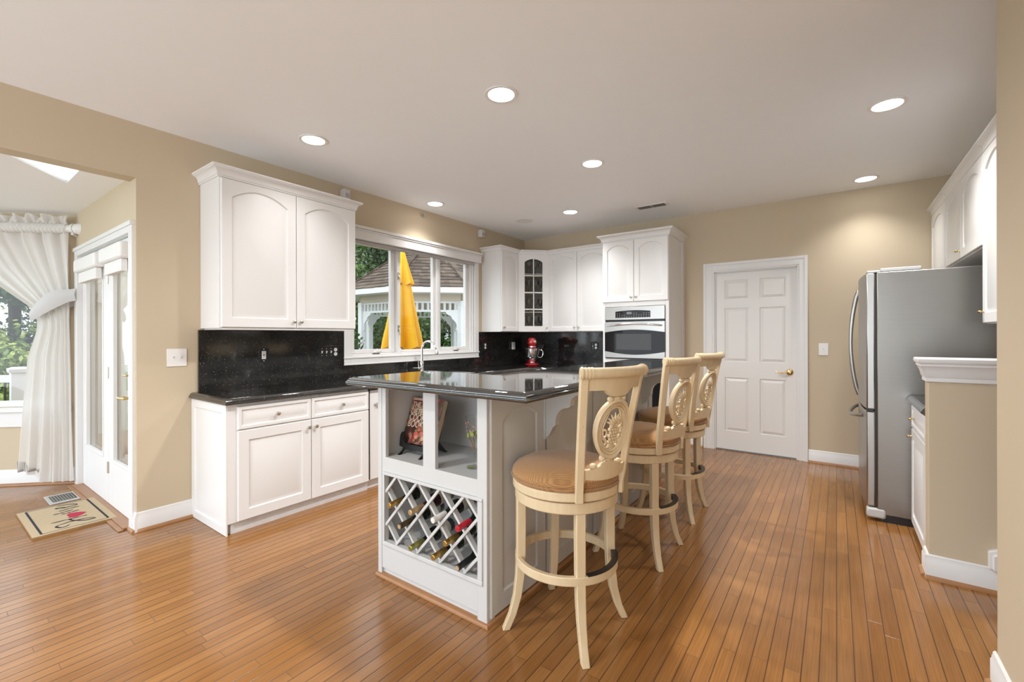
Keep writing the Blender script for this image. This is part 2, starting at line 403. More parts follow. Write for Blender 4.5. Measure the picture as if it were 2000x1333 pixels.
# ------------------------------------------------------------------ common pieces
def contour(u0, u1, v0, v1, rise, ins=0.0, n=18):
    """closed outline with a gently arched top, inset by ins; corners BL, BR, TR, arch..., TL"""
    pts = [(u0+ins, v0+ins), (u1-ins, v0+ins)]
    for i in range(n+1):
        t = i/n; u = (u1-ins)+(u0-u1+2*ins)*t
        pts.append((u, v1-ins-rise+rise*(1-(2*t-1)**2) if rise else v1-ins))
    return pts
def panel_door(g, fr, u0, u1, v0, v1, rise=0.0, stile=.062, d0=0.0, thick=.02, raised=True, top=None):
    """cabinet door: slab, recessed groove and a raised centre panel, all one mesh"""
    n = 18 if rise else 1; tp = top if top is not None else stile
    a = contour(u0+stile, u1-stile, v0+stile, v1-tp, rise, 0, n)
    rings = [(a, thick), (contour(u0+stile, u1-stile, v0+stile, v1-tp, rise, .006, n), thick-.009),
             (contour(u0+stile, u1-stile, v0+stile, v1-tp, rise, .014, n), thick-.009),
             (contour(u0+stile, u1-stile, v0+stile, v1-tp, rise, .036, n), thick-.0012 if raised else thick-.007)]
    outer = [(u0, v0), (u1, v0)]+[(u1+(u0-u1)*i/n, v1) for i in range(n+1)]
    k = len(outer); vs_ = []; fs = []
    be = .004
    outb = [(min(max(u, u0+be), u1-be), min(max(v, v0+be), v1-be)) for u, v in outer]
    seq = [(outer, 0), (outer, thick-be), (outb, thick)]+rings
    for pts, d in seq: vs_ += [fr.P(u, v, d0+d) for u, v in pts]
    for j in range(len(seq)-1):
        for i in range(k): fs.append((j*k+i, j*k+(i+1)%k, (j+1)*k+(i+1)%k, (j+1)*k+i))
    fs.append(tuple(range(k-1,-1,-1))); fs.append(tuple(range((len(seq)-1)*k, len(seq)*k)))
    g.add(vs_, fs)
def knob(fr, u, v, d, parent, mat=NICKEL, name='knob', s=1.0):
    g = G(); g.lathe([(0, 0), (.009*s, 0), (.008*s, .003), (.0052*s, .006*s), (.005*s, .013*s), (.011*s, .017*s), (.0145*s, .022*s), (.013*s, .028*s), (.007*s, .031*s), (0, .0315*s)], fr.P(u, v, d), fr.N, 14)
    return build(name, g, mat, parent)
def oval_knob(fr, u, v, d, parent):
    g = G(); g.lathe([(0, 0), (.007, 0), (.0045, .004), (.0045, .012)], fr.P(u, v, d), fr.N, 12)
    rot = Matrix((fr.U, fr.Z, fr.N)).transposed()
    g.ell(fr.P(u, v, d+.019), .017, .009, .010, 14, 10, rot); return build('knob', g, BRASS, parent)
def crown(poly, flags, z0, z1, out, parent, mat=WHITE, name='crown_molding'):
    g = G(); h = z1-z0
    L = [(0, z0), (.010, z0), (.010, z0+.12*h), (.016, z0+.17*h)]
    for i in range(7):
        t = i/6; L.append((.016+(out-.026)*(1-math.cos(t*PI/2)), z0+.17*h+.58*h*math.sin(t*PI/2)*.98))
    L += [(out-.006, z0+.78*h), (out-.006, z0+.83*h), (out, z0+.86*h), (out, z1)]
    g.slab(poly, L, flags); return build(name, g, mat, parent, smooth=30)
def counter(name, poly, flags, ztop, mat, label, cat='worktop', thick=.042, over=.0):
    g = G(); t = ztop
    L = [(-.004, t-thick), (.0, t-thick+.003), (.004, t-thick+.010), (.003, t-thick+.017), (-.002, t-thick+.020), (-.002, t-thick+.023), (-.004, t-.014), (-.010, t-.007), (-.016, t-.003), (-.022, t-.0015), (-.023, t)]
    g.slab(poly, L, flags); return build(name, g, mat, None, smooth=50, label=label, cat=cat)
def baseboard(name, p0, p1, nrm, h=.13, shoe=True):
    a = Vector((p0[0], p0[1], 0)); b = Vector((p1[0], p1[1], 0)); n = Vector((nrm[0], nrm[1], 0)).normalized()
    prof = [(0, 0), (.016, 0), (.016, h*.74), (.012, h*.80), (.012, h*.84), (.009, h*.9), (.009, h*.95), (.004, h), (0, h)]
    g = G(); g.prism([a+n*d+Vector((0,0,z)) for d, z in prof], b-a)
    o = build(name, g, TRIM, None, smooth=30, kind='structure')
    if shoe:
        g = G(); q = [(.016, 0), (.033, 0), (.032, .008), (.027, .016), (.016, .019)]
        g.prism([a+n*d+Vector((0,0,z)) for d, z in q], b-a); build('shoe_molding', g, WOODS, o, smooth=50)
    return o
def text_mesh(name, body, size, mat, parent, fr, u, v, d, slant=0, squash=1.0, extrude=.0006):
    cu = bpy.data.curves.new(name, 'FONT'); cu.body = body; cu.size = size; cu.extrude = extrude; cu.align_x = 'LEFT'; cu.offset = size*.012
    to = bpy.data.objects.new(name, cu); COL.objects.link(to)
    bpy.context.view_layer.update()
    dg = bpy.context.evaluated_depsgraph_get(); me = bpy.data.meshes.new_from_object(to.evaluated_get(dg))
    bpy.data.objects.remove(to); g = G()
    g.v = [tuple(fr.P(u+p.co.x*squash+p.co.y*slant, v+p.co.y, d+p.co.z)) for p in me.vertices]; g.f = [tuple(p.vertices) for p in me.polygons]; g.mi = [0]*len(g.f)
    bpy.data.meshes.remove(me)
    return build(name, g, mat, parent, smooth=0)

XW = -3.874; YB = 5.65; ZC = 2.80; YO = .955      # sink wall, back wall, ceiling, end of the wall at the sunroom opening
XR = 1.10

# ------------------------------------------------------------------ room shell
YR = -2.4                                           # the room is open behind the camera from here
g = G(); g.box(-8.2, 4.2, YR, YB+.1, -.12, 0); build('floor', g, FLOOR, None, smooth=0, kind='structure')
g = G(); g.box(XW-.02, 4.2, YR, YB+.1, ZC, ZC+.12); build('ceiling', g, CEIL, None, smooth=0, kind='structure')
WT = .135; EP = .0015
g = G()                                            # sink wall with the window opening, and the header over the sunroom opening
wy0, wy1, wz0, wz1 = 2.61, 4.47, 1.115, 2.37
for a in ((YO, wy0, 0, ZC), (wy1, YB+.1, 0, ZC), (wy0, wy1, 0, wz0), (wy0, wy1, wz1, ZC), (YR, YO, 2.4255, ZC)):
    g.box(XW-WT, XW-EP, a[0], a[1], a[2], a[3])
build('wall_left', g, TAN, None, smooth=0, kind='structure')
g = G()                                            # back wall around the door
for a in ((XW, -1.165, 0, ZC), (-.332, 2.7, 0, ZC), (-1.165, -.332, 2.075, ZC)):
    g.box(a[0], a[1], YB+EP, YB+.1, a[2], a[3])
g.box(-1.165, -.332, YB+.09, YB+.1, 0, 2.075)
build('wall_back', g, TAN, None, smooth=0, kind='structure')
g = G(); g.box(XR+EP, XR+.12, 3.333, YB, 0, ZC); build('wall_right', g, TAN, None, smooth=0, kind='structure')
g = G(); g.box(.49, .64, YR, 2.44, 0, ZC); build('wall_front', g, TAN, None, smooth=0, kind='structure', bevel=.004)
g = G(); g.box(2.6, 2.7, .3, YB, 0, ZC); g.box(.64, 2.1, .3, .4, 0, ZC); g.box(XR+.121, 2.6, 3.34, 3.44, 0, ZC); build('wall_light_block', g, TAN, None, smooth=0, kind='structure')  # unseen hall walls, added to cut the light on fridge and half wall
baseboard('baseboard_front', (.49, YR), (.49, 2.455), (-1, 0))
g = G(); g.box(.41, XR, 3.332, 3.4505, 0, 1.085); build('wall_half', g, TAN, None, smooth=0, kind='structure', bevel=.003)
baseboard('baseboard_half', (.394, 3.332), (XR, 3.332), (0, -1))
baseboard('baseboard_end', (.41, 3.45), (.41, 3.332), (-1, 0))
baseboard('baseboard_back', (-.240, YB), (XR, YB), (0, -1))
baseboard('baseboard_corner', (-1.49, YB), (-1.29, YB), (0, -1))
baseboard('baseboard_left', (XW, YO), (XW, 1.285), (1, 0))
baseboard('baseboard_jamb', (XW-.09, YO), (XW+.016, YO), (0, -1))

# half wall cap: stepped crown
g = G(); P = [(.41, 3.332), (XR, 3.332), (XR, 3.45), (.41, 3.45)]
g.slab(P, [(.0, 1.075), (.012, 1.08), (.012, 1.10), (.016, 1.105), (.022, 1.135), (.032, 1.16), (.036, 1.165), (.036, 1.175), (.043, 1.182), (.046, 1.19), (.045, 1.203), (.040, 1.207)], [1, 0, 1, 1])
build('trim_1', g, TRIM, None, smooth=30, kind='structure')
g = G()                                            # stepped trim block where the half wall's baseboard turns up
g.prism([(.635, 3.332, .128), (.635, 3.332, .215), (.70, 3.332, .245), (.80, 3.332, .245), (.80, 3.332, .128)], (0, -.03, 0))
g.prism([(.648, 3.302, .128), (.648, 3.302, .203), (.71, 3.302, .230), (.80, 3.302, .230), (.80, 3.302, .128)], (0, -.018, 0))
build('trim_2', g, TRIM, None, smooth=0, kind='structure', bevel=.003)

# ------------------------------------------------------------------ interior six panel door
d1 = empty('door_1', (-.748, YB, 0), kind='structure')
fr = Fr((-1.161, YB+.028, 0), (1, 0, 0), (0, -1, 0)); DW = .825; DH = 2.068
g = G(); fr.box(g, 0.004, DW-.004, .008, DH, -.035, -.013)
su = [.108, .358, .467, .720]                      # panel columns
rows = [(.225, .845), (1.03, 1.65), (1.75, 1.975)]
us = [0.004, su[0], su[1], su[2], su[3], DW-.004]
for k in (0, 2, 4): fr.box(g, us[k], us[k+1], .008, DH, -.013, 0)
vs_ = [.008]+[x for r in rows for x in r]+[DH]
for k in range(0, 8, 2):
    for c in (1, 3): fr.box(g, us[c], us[c+1], vs_[k], vs_[k+1], -.013, 0)
for c in (1, 3):
    for v0, v1 in rows:
        u0, u1 = us[c], us[c+1]
        a = [fr.P(u, v, -.0129) for u, v in ((u0+.01, v0+.01), (u1-.01, v0+.01), (u1-.01, v1-.01), (u0+.01, v1-.01))]
        b = [fr.P(u, v, -.001) for u, v in ((u0+.038, v0+.038), (u1-.038, v0+.038), (u1-.038, v1-.038), (u0+.038, v1-.038))]
        g.add(a+b, [(4,5,6,7), (0,1,5,4), (1,2,6,5), (2,3,7,6), (3,0,4,7)])
build('door_slab', g, DOORP, d1, smooth=0)
g = G(); p = fr.P(DW-.072, .935, 0)
g.lathe([(0,0), (.034,0), (.034,.004), (.027,.010), (.014,.013), (.012,.040), (0,.041)], p, (0,-1,0), 24)
pts = [p+Vector((0,-.038,0)), p+Vector((-.02,-.047,.002)), p+Vector((-.05,-.05,-.006)), p+Vector((-.08,-.05,-.012)), p+Vector((-.105,-.05,-.004)), p+Vector((-.122,-.05,.008)), p+Vector((-.128,-.05,.004))]
g.tube(pts, [.010,.009,.0075,.007,.0068,.0062,.005], 10); build('lever_handle', g, BRASS, d1)
g = G(); fr.box(g, 0, DW, 0, .012, -.06, .02); build('threshold', g, M('grey_metal_threshold', (.22,.22,.22), .5, .6), d1, smooth=0)
g = G(); o = Fr((0, YB, 0), (1, 0, 0), (0, -1, 0))  # casing: stepped profile
xi0, xi1, xo0, xo1, zi, zo = -1.161, -.336, -1.278, -.242, 2.075, 2.182
for d0_, d1_, i in ((0, .012, 0), (.012, .018, .018), (.018, .024, .075)):
    k = i*.0
    o.box(g, xo0+(0 if i == .018 else 0), xi0-(0 if i < .05 else .0)-(i if i == .018 else 0), 0, zo, d0_, d1_) if i != .075 else o.box(g, xo0, xo0+.03, 0, zo, d0_, d1_)
    o.box(g, xi1+(i if i == .018 else 0), xo1, 0, zo, d0_, d1_) if i != .075 else o.box(g, xo1-.03, xo1, 0, zo, d0_, d1_)
    o.box(g, xi0-(i if i == .018 else 0), xi1+(i if i == .018 else 0), zi+(i if i == .018 else 0), zo, d0_, d1_) if i != .075 else o.box(g, xo0+.03, xo1-.03, zo-.03, zo, d0_, d1_)
o.box(g, xi0-.004, xi0, 0, zi, -.09, .0); o.box(g, xi1, xi1+.004, 0, zi, -.09, .0); o.box(g, xi0, xi1, zi, zi+.004, -.09, .0)
o.box(g, xi0, xi0+.012, 0, zi, -.028+.0, -.002); o.box(g, xi1-.012, xi1, 0, zi, -.026, -.002); o.box(g, xi0, xi1, zi-.012, zi, -.026, -.002)
build('trim_3', g, TRIM, None, smooth=0, kind='structure', bevel=.002)

# ------------------------------------------------------------------ wall plates
def plate(name, fr, u, v, w_, h_, mat, label, cat, items, group=None):
    e = empty(name, fr.P(u, v-h_/2, 0), label, cat, group)
    g = G(); fr.box(g, u-w_/2, u+w_/2, v-h_/2, v+h_/2, 0, .006); build('cover_plate', g, mat, e, bevel=.002)
    for kind, du in items:
        if kind == 'toggle':
            g = G(); fr.box(g, u+du-.005, u+du+.005, v-.012, v+.012, .006, .008)
            g.prism([fr.P(u+du-.004, v-.002, .007), fr.P(u+du+.004, v-.002, .007), fr.P(u+du+.004, v+.009, .018), fr.P(u+du-.004, v+.009, .018)], fr.N*.004)
            for s in (-1, 1): g.lathe([(0, 0), (.003, 0), (.003, .001), (0, .001)], fr.P(u+du, v+s*.032, .006), fr.N, 8)
            build('toggle_switch', g, WPLAST, e, smooth=0)
        elif kind == 'duplex':
            for s in (-1, 1):
                g = G(); g.lathe([(0, .005), (.017, .005), (.017, .0085), (0, .0085)], fr.P(u+du, v+s*.020, 0), fr.N, 18); r = build('receptacle', g, WPLAST, e)
                g = G(); fr.box(g, u+du-.007, u+du-.005, v+s*.020-.002, v+s*.020+.007, .0084, .0088); fr.box(g, u+du+.005, u+du+.007, v+s*.020-.002, v+s*.020+.007, .0084, .0088); build('slots', g, BLACK, r, smooth=0)
        elif kind == 'gfci':
            g = G(); fr.box(g, u+du-.0165, u+du+.0165, v-.033, v+.033, .005, .009); r = build('receptacle', g, WPLAST, e, bevel=.001)
            g = G()
            fr.box(g, u+du-.007, u+du+.007, v-.006, v-.001, .009, .010); fr.box(g, u+du-.007, u+du+.007, v+.002, v+.007, .009, .010)
            for s in (-1, 1):
                for q in (-.005, .005): fr.box(g, u+du+q-.001, u+du+q+.001, v+s*.021-.004, v+s*.021+.004, .0088, .0092)
            build('slots', g, BLACK, r, smooth=0)
            for s in (-1, 1): g = G(); g.lathe([(0, 0), (.004, 0), (.004, .0012), (0, .0012)], fr.P(u+du, v+s*.048, .006), fr.N, 8); build('screw', g, WPLAST, e)
        elif kind == 'rocker':
            g = G(); fr.box(g, u+du-.016, u+du+.016, v-.033, v+.033, .005, .010); build('rocker_switch', g, WPLAST, e, bevel=.001)
    return e
FW = Fr((XW, 0, 0), (0, 1, 0), (1, 0, 0))           # on the sink wall: u = Y, d = +X
FB = Fr((0, YB, 0), (1, 0, 0), (0, -1, 0))          # on the back wall: u = X, d = -Y
FWS = Fr((XW+.02, 0, 0), (0, 1, 0), (1, 0, 0)); FBS = Fr((0, YB-.02, 0), (1, 0, 0), (0, -1, 0))
plate('light_switch', FW, 1.186, 1.183, .122, .128, WPLAST, 'white double toggle switch plate on tan wall left of the black backsplash', 'light switch', [('toggle', -.023), ('toggle', .023)])
plate('light_switch', FB, -.107, 1.188, .082, .125, WPLAST, 'white single toggle switch plate on tan wall right of the panelled door', 'light switch', [('toggle', 0)])
plate('power_outlet', FWS, 1.783, 1.18, .078, .118, BLACK, 'black plate with white rectangular outlet on backsplash under the wide upper cabinet', 'outlet', [('gfci', 0)])
plate('light_switch', FWS, 2.37, 1.188, .205, .118, BLACK, 'black plate with three white toggles and an outlet beside the window', 'light switch', [('toggle', -.069), ('toggle', -.023), ('toggle', .023), ('duplex', .069)])
plate('power_outlet', FWS, 4.675, 1.196, .082, .122, BLACK, 'black duplex outlet plate on backsplash just right of the window', 'outlet', [('duplex', 0)])
pc = plate('power_outlet', FWS, 5.30, 1.19, .085, .13, BLACK, 'black outlet plate with white plug-in box left of the red mixer', 'outlet', [])
g = G(); FWS.box(g, 5.275, 5.335, 1.135, 1.245, .006, .035); build('plug_adapter', g, WPLAST, pc, bevel=.006)
plate('power_outlet', FBS, -2.69, 1.19, .115, .122, BLACK, 'black two gang plate with switch and outlet right of the red mixer', 'outlet', [('toggle', -.023), ('duplex', .023)])

# ------------------------------------------------------------------ sink wall: upper cabinet
def cab_door(name, fr, u0, u1, v0, v1, parent, rise=0, knob_at=None, mat=WHITE, kn=knob, kmat=NICKEL, stile=.062, top=None, d0=0):
    g = G(); panel_door(g, fr, u0, u1, v0, v1, rise, stile, d0, .02, True, top)
    o = build(name, g, mat, parent, smooth=35)
    if knob_at:
        if kn is knob: knob(fr, knob_at[0], knob_at[1], d0+.02, o, kmat)
        else: oval_knob(fr, knob_at[0], knob_at[1], d0+.02, o)
    return o
XU = -3.544
uc = empty('wall_cabinet', (-3.7, 1.89, 1.395), 'wide white two door upper cabinet hung left of the sink window', 'cabinet')
g = G(); g.box(XW, XU, 1.336, 2.44, 1.395, 2.49); build('body', g, WHITE, uc, bevel=.002)
fu = Fr((XU, 0, 0), (0, 1, 0), (1, 0, 0))
cab_door('door', fu, 1.345, 1.888, 1.402, 2.468, uc, .075, (1.862, 1.452), stile=.068, top=.05)
cab_door('door', fu, 1.893, 2.436, 1.402, 2.468, uc, .075, (1.919, 1.452), stile=.068, top=.05)
crown([(XW, 1.336), (XU, 1.336), (XU, 2.44), (XW, 2.44)], [1, 1, 1, 0], 2.475, 2.552, .055, uc)
g = G(); g.slab([(XW, 1.36), (XU+.005, 1.36), (XU+.005, 2.42), (XW, 2.42)], [(0, 1.385), (0, 1.396)]); build('bottom_rail', g, WHITE, uc, smooth=0)

# ------------------------------------------------------------------ sink wall: base cabinets, worktop, backsplash
XB = -3.286
bc = empty('base_cabinet', (-3.58, 1.84, 0), 'white base cabinet with two drawers and two doors left of the island', 'cabinet')
g = G(); g.box(XW, XB, 1.287, 2.392, .075, .878); g.box(XW, XB-.035, 1.30, 2.392, 0, .075)
build('body', g, WHITE, bc, bevel=.002)
fb = Fr((XB, 0, 0), (0, 1, 0), (1, 0, 0))
for (u0, u1) in ((1.345, 1.864), (1.870, 2.386)):
    g = G(); panel_door(g, fb, u0, u1, .702, .858, 0, .022, 0, .02); o = build('drawer', g, WHITE, bc, smooth=35); knob(fb, (u0+u1)/2, .78, .02, o)
cab_door('door', fb, 1.345, 1.864, .082, .694, bc, 0, (1.838, .640), stile=.068)
cab_door('door', fb, 1.870, 2.386, .082, .694, bc, 0, (1.896, .640), stile=.068)
fe = Fr((XB, 1.287, 0), (-1, 0, 0), (0, -1, 0))
g = G(); panel_door(g, fe, .0, .588, .0, .875, 0, .055, 0, .012, False); build('end_panel', g, WHITE, bc, smooth=35)
g = G(); g.box(XB-.030, XB-.012, 1.31, 2.392, 0, .072); build('toe_kick', g, M('scuffed_white_paint', (.66,.65,.64), .5, var=.15, vscale=14), bc, bevel=.002)
dw = empty('dishwasher', (-3.58, 2.70, 0), 'white fronted dishwasher with steel handle partly behind the island', 'dishwasher')
g = G(); g.box(XW+.02, XB+.002, 2.408, 3.0, .08, .862); build('door_front', g, WHITE, dw, bevel=.006)
g = G(); g.box(XB-.01, XB+.004, 2.394, 2.407, .09, .872); build('side_gap', g, DARK, dw, smooth=0)
g = G(); g.tube([(XB+.002, 2.46, .735), (XB+.03, 2.475, .745), (XB+.045, 2.52, .755), (XB+.048, 2.70, .758), (XB+.045, 2.88, .755), (XB+.03, 2.93, .745), (XB+.002, 2.945, .735)], .010, 10); build('handle', g, STEEL, dw)
g = G(); g.box(XW+.1, XB-.04, 2.394, 3.0, 0, .078); build('toe_kick', g, WHITE, dw, smooth=0)
sb = empty('base_cabinet', (-3.58, 3.6, 0), 'white sink base cabinet under the window behind the island', 'cabinet')
g = G(); g.box(XW, XB, 3.003, 4.46, .09, .878); g.box(XW, XB-.06, 3.003, 4.46, 0, .09); build('body', g, WHITE, sb, bevel=.002)
for k in range(3): cab_door('door', fb, 3.01+k*.483, 3.485+k*.483, .10, .86, sb, 0, (3.46+k*.483, .8), stile=.06)
cb = empty('corner_cabinet', (-3.4, 5.2, 0), 'white base cabinets turning the corner under the red mixer', 'cabinet')
PC = [(XW, 4.463), (XB, 4.463), (XB, 4.73), (-2.92, 5.06), (-2.31, 5.06), (-2.31, YB), (XW, YB)]
g = G(); g.slab(PC, [(0, .09), (0, .878)]); g.slab([(XW, 4.463), (XB-.06, 4.463), (XB-.06, 4.75), (-2.94, 5.12), (-2.31, 5.12), (-2.31, YB), (XW, YB)], [(0, 0), (0, .09)]); build('body', g, WHITE, cb, bevel=.002)
fd = Fr((XB, 4.73, 0), (.366, .33, 0), (.33, -.366, 0)); cab_door('door', fd, .02, .47, .10, .86, cb, 0, (.44, .8))
fbb = Fr((0, 5.06, 0), (1, 0, 0), (0, -1, 0)); cab_door('door', fbb, -2.91, -2.62, .10, .86, cb, 0, (-2.65, .8)); cab_door('door', fbb, -2.61, -2.32, .10, .86, cb, 0, (-2.58, .8))
counter('countertop', [(XW, 1.262), (-3.245, 1.262), (-3.245, 4.75), (-2.90, 5.02), (-2.303, 5.02), (-2.303, YB), (XW, YB)], [1, 1, 1, 1, 0, 0, 0], .92, GRANITE, 'black granite countertop running under the window and round the corner')
TS = .02
g = G(); g.box(XW, XW+TS, 1.318, 2.532, .921, 1.384)
bs = build('backsplash', g, GRANITEW, None, smooth=0, label='black granite backsplash slab under the wide upper cabinet', cat='backsplash')
g = G(); g.box(XW, XW+TS, 2.534, 4.545, .921, 1.05)
build('backsplash', g, GRANITEW, None, smooth=0, label='low black granite strip behind the sink below the window', cat='backsplash')
g = G(); g.box(XW, XW+TS, 4.547, YB, .921, 1.388)
build('backsplash', g, GRANITEW, None, smooth=0, label='black granite backsplash slab right of the window, left of the mixer', cat='backsplash')
g = G(); g.box(XW+TS+.001, -2.305, YB-TS, YB, .921, 1.388)
build('backsplash', g, GRANITEW, None, smooth=0, label='black granite backsplash slab on the back wall left of the oven', cat='backsplash')

# sink and faucet
fc = empty('kitchen_faucet', (-3.74, 3.43, .92), 'chrome gooseneck pull-down faucet standing in front of the sink window', 'faucet')
g = G(); g.lathe([(0, .92), (.030, .92), (.030, .926), (.024, .932), (.022, .99), (.026, 1.0), (.026, 1.03), (.021, 1.045), (.015, 1.06), (0, 1.06)], (-3.74, 3.43, 0), n=20); build('base', g, CHROME, fc)
pts = [(-3.74, 3.43, 1.04), (-3.74, 3.43, 1.17)]
for i in range(13):
    a = PI-PI*i/12*.93; pts.append((-3.74+.092+.092*math.cos(a), 3.43+.05*(1+math.cos(a))/2*.6, 1.185+.092*math.sin(a)))
g = G(); g.tube(pts, .0125, 12); build('spout', g, CHROME, fc)
e = Vector(pts[-1]); dn = (Vector(pts[-1])-Vector(pts[-2])).normalized()
g = G(); g.lathe([(0, 0), (.0135, 0), (.017, .02), (.021, .055), (.021, .068), (.017, .07), (0, .07)], e, dn, 16); build('spray_head', g, CHROME, fc)
g = G(); g.lathe([(0, 0), (.017, 0), (.017, .055), (.012, .06), (0, .06)], (-3.74, 3.43, .975), (0, -1, 0), 14)
g.tube([(-3.74, 3.385, .98), (-3.735, 3.375, 1.02), (-3.73, 3.365, 1.072)], [.007, .006, .005], 8); g.tube([(-3.74, 3.37, .982), (-3.735, 3.30, .986)], [.005, .004], 8)
build('lever', g, CHROME, fc)
sk = G(); sk.box(-3.66, -3.31, 3.05, 3.85, .9201, .9206); build('sink', sk, STEEL, None, smooth=0, label='steel sink rim set in the black worktop below the window', cat='sink')

# ------------------------------------------------------------------ window
w1 = empty('window_1', (XW, 3.54, wz0), kind='structure')
g = G(); F = FW
cw = .072
F.box(g, 2.535, 2.535+cw+.003, 1.053, 2.32, 0, .022); F.box(g, 4.545-cw-.003, 4.545, 1.053, 2.32, 0, .022)
F.box(g, 2.61, 4.47, 1.053, 1.116, 0, .022); F.box(g, 2.53, 4.55, 1.116, 1.130, .0005, .034); F.box(g, 2.532, 4.548, 1.051, 1.064, .0005, .03)
F.box(g, wy0, wy0+.02, wz0, wz1, -.135, .0); F.box(g, wy1-.02, wy1, wz0, wz1, -.135, .0); F.box(g, wy0+.02, wy1-.02, wz0, wz0+.02, -.135, -.0005); F.box(g, wy0+.02, wy1-.02, wz1-.02, wz1, -.135, -.0005)
build('casing', g, TRIM, w1, bevel=.003)
g = G(); F.box(g, 2.53, 4.548, 2.298, 2.41, 0, .07); F.box(g, 2.525, 4.553, 2.402, 2.432, 0, .085); F.box(g, 2.528, 4.55, 2.384, 2.40, 0, .078); build('header_valance', g, TRIM, w1, bevel=.004)
g = G(); F.box(g, 2.625, 4.455, 2.268, 2.296, -.02, .035); build('rolled_shade', g, M('grey_roller_shade', (.45,.44,.43), .7), w1, bevel=.006)
uw = (wy1-wy0-.04)/3
for k in range(3):
    a = wy0+.02+k*uw; b = a+uw
    g = G()
    fz0, fz1 = wz0+.02, wz1-.02
    F.box(g, a, a+.022, fz0, fz1, -.13, -.02); F.box(g, b-.022, b, fz0, fz1, -.13, -.02); F.box(g, a+.022, b-.022, fz0, fz0+.022, -.13, -.02); F.box(g, a+.022, b-.022, fz1-.022, fz1, -.13, -.02)
    build('frame', g, TRIM, w1, bevel=.002)
    s = .05 if k != 1 else .03
    x0, x1, z0, z1 = a+.024, b-.024, fz0+.024, fz1-.024
    g = G(); F.box(g, x0, x0+s, z0, z1, -.105, -.06); F.box(g, x1-s, x1, z0, z1, -.105, -.06); F.box(g, x0+s, x1-s, z0, z0+s*.8, -.105, -.06); F.box(g, x0+s, x1-s, z1-s, z1, -.105, -.06)
    sh = build('sash', g, TRIM, w1, bevel=.004)
    g = G(); F.box(g, x0+s-.004, x1-s+.004, z0+s*.8-.004, z1-s+.004, -.085, -.081); build('pane', g, PANE, sh, smooth=0)
    if k != 1:
        c = (x0+x1)/2
        g = G(); F.box(g, c-.045, c+.045, fz0+.012, fz0+.024, -.055, -.02)
        g.tube([F.P(c-.02, fz0+.03, -.03), F.P(c, fz0+.042, -.02), F.P(c+.04, fz0+.036, -.012), F.P(c+.055, fz0+.036, -.012)], .006, 8); g.ell(F.P(c+.055, fz0+.036, -.012), .009, .009, .009, 10, 8)
        build('crank_handle', g, NICKEL, w1)
    if k == 0:
        for zz in (1.42, 2.0):
            g = G(); F.box(g, b-.02, b+.006, zz-.035, zz+.035, -.021, -.014); g.tube([F.P(b-.007, zz, -.014), F.P(b-.007, zz-.02, .004), F.P(b-.007, zz-.075, .010)], .006, 8); build('sash_lock', g, NICKEL, w1)

# ------------------------------------------------------------------ corner upper cabinets (all doors of the joined run)
XF = -3.554; YF = 5.33
cu = empty('wall_cabinet', (-3.55, 5.2, 1.39), 'white single door upper cabinet right of the window with exposed side', 'cabinet')
g = G(); g.box(XW, XF, 4.632, 5.03, 1.39, 2.47); build('body', g, WHITE, cu, bevel=.002)
fu2 = Fr((XF, 0, 0), (0, 1, 0), (1, 0, 0)); cab_door('door', fu2, 4.638, 5.026, 1.395, 2.46, cu, .05, (4.672, 1.45), stile=.055, top=.045)
crown([(XW, 4.632), (XF, 4.632), (XF, 5.03), (XW, 5.03)], [1, 1, 0, 0], 2.455, 2.52, .045, cu)
# diagonal glass door cabinet
gc = empty('wall_cabinet', (-3.6, 5.4, 1.39), 'diagonal corner wall cabinet with arched eight pane glass door', 'cabinet')
A = Vector((XF, 5.032, 0)); B = Vector((-3.245, YF, 0)); fdg = Fr(A, B-A, Vector(((B-A).y, -(B-A).x, 0))); LW = (B-A).length
wall_pts = [(XF, 5.032), (-3.245, YF), (-3.245, YB), (XW, YB), (XW, 5.032)]
greyin = M('grey_cabinet_lining', (.80,.79,.77), .6)
def shell(z0, z1):
    for i in range(1, 5):
        a = Vector((*wall_pts[i], 0)); b = Vector((*wall_pts[(i+1) % 5], 0)); t = (b-a).normalized(); nn = Vector((-t.y, t.x, 0))*.012
        g = G()
        g.prism([a+Vector((0,0,z0)), b+Vector((0,0,z0)), b+nn+Vector((0,0,z0)), a+nn+Vector((0,0,z0))], (0, 0, z1-z0)); build('side_panel', g, greyin, gc, smooth=0)
shell(1.39, 2.47)
for z in (1.39, 2.452): g = G(); g.slab(wall_pts, [(0, z), (0, z+.018)]); build('end_board', g, WHITE, gc, smooth=0)
crown(wall_pts, [1, 0, 0, 0, 0], 2.455, 2.52, .045, gc)
for z in (1.66, 1.925, 2.19):
    g = G(); g.slab([(p[0]*.97-3.6*.03, p[1]*.97+5.4*.03) for p in wall_pts], [(0, z), (0, z+.008)]); build('shelf', g, greyin, gc, smooth=0)
g = G(); n = 18; u0, u1, v0, v1 = .004, LW-.004, 1.395, 2.46; st = .085
a_ = contour(u0+st, u1-st, v0+.075, v1-.06, .045, 0, n); ou = [(u0, v0), (u1, v0)]+[(u1+(u0-u1)*i/n, v1) for i in range(n+1)]; k = len(ou)
seq = [(a_, 0), (ou, 0), (ou, .02), (a_, .02)]; vv = []; ff = []
for pts, d in seq: vv += [fdg.P(u, v, d) for u, v in pts]
for j in range(4):
    for i in range(k): ff.append((j*k+i, j*k+(i+1)%k, ((j+1)%4)*k+(i+1)%k, ((j+1)%4)*k+i))
g.add(vv, ff)
fdg.box(g, LW/2-.006, LW/2+.006, v0+.07, v1-.058, .004, .018)
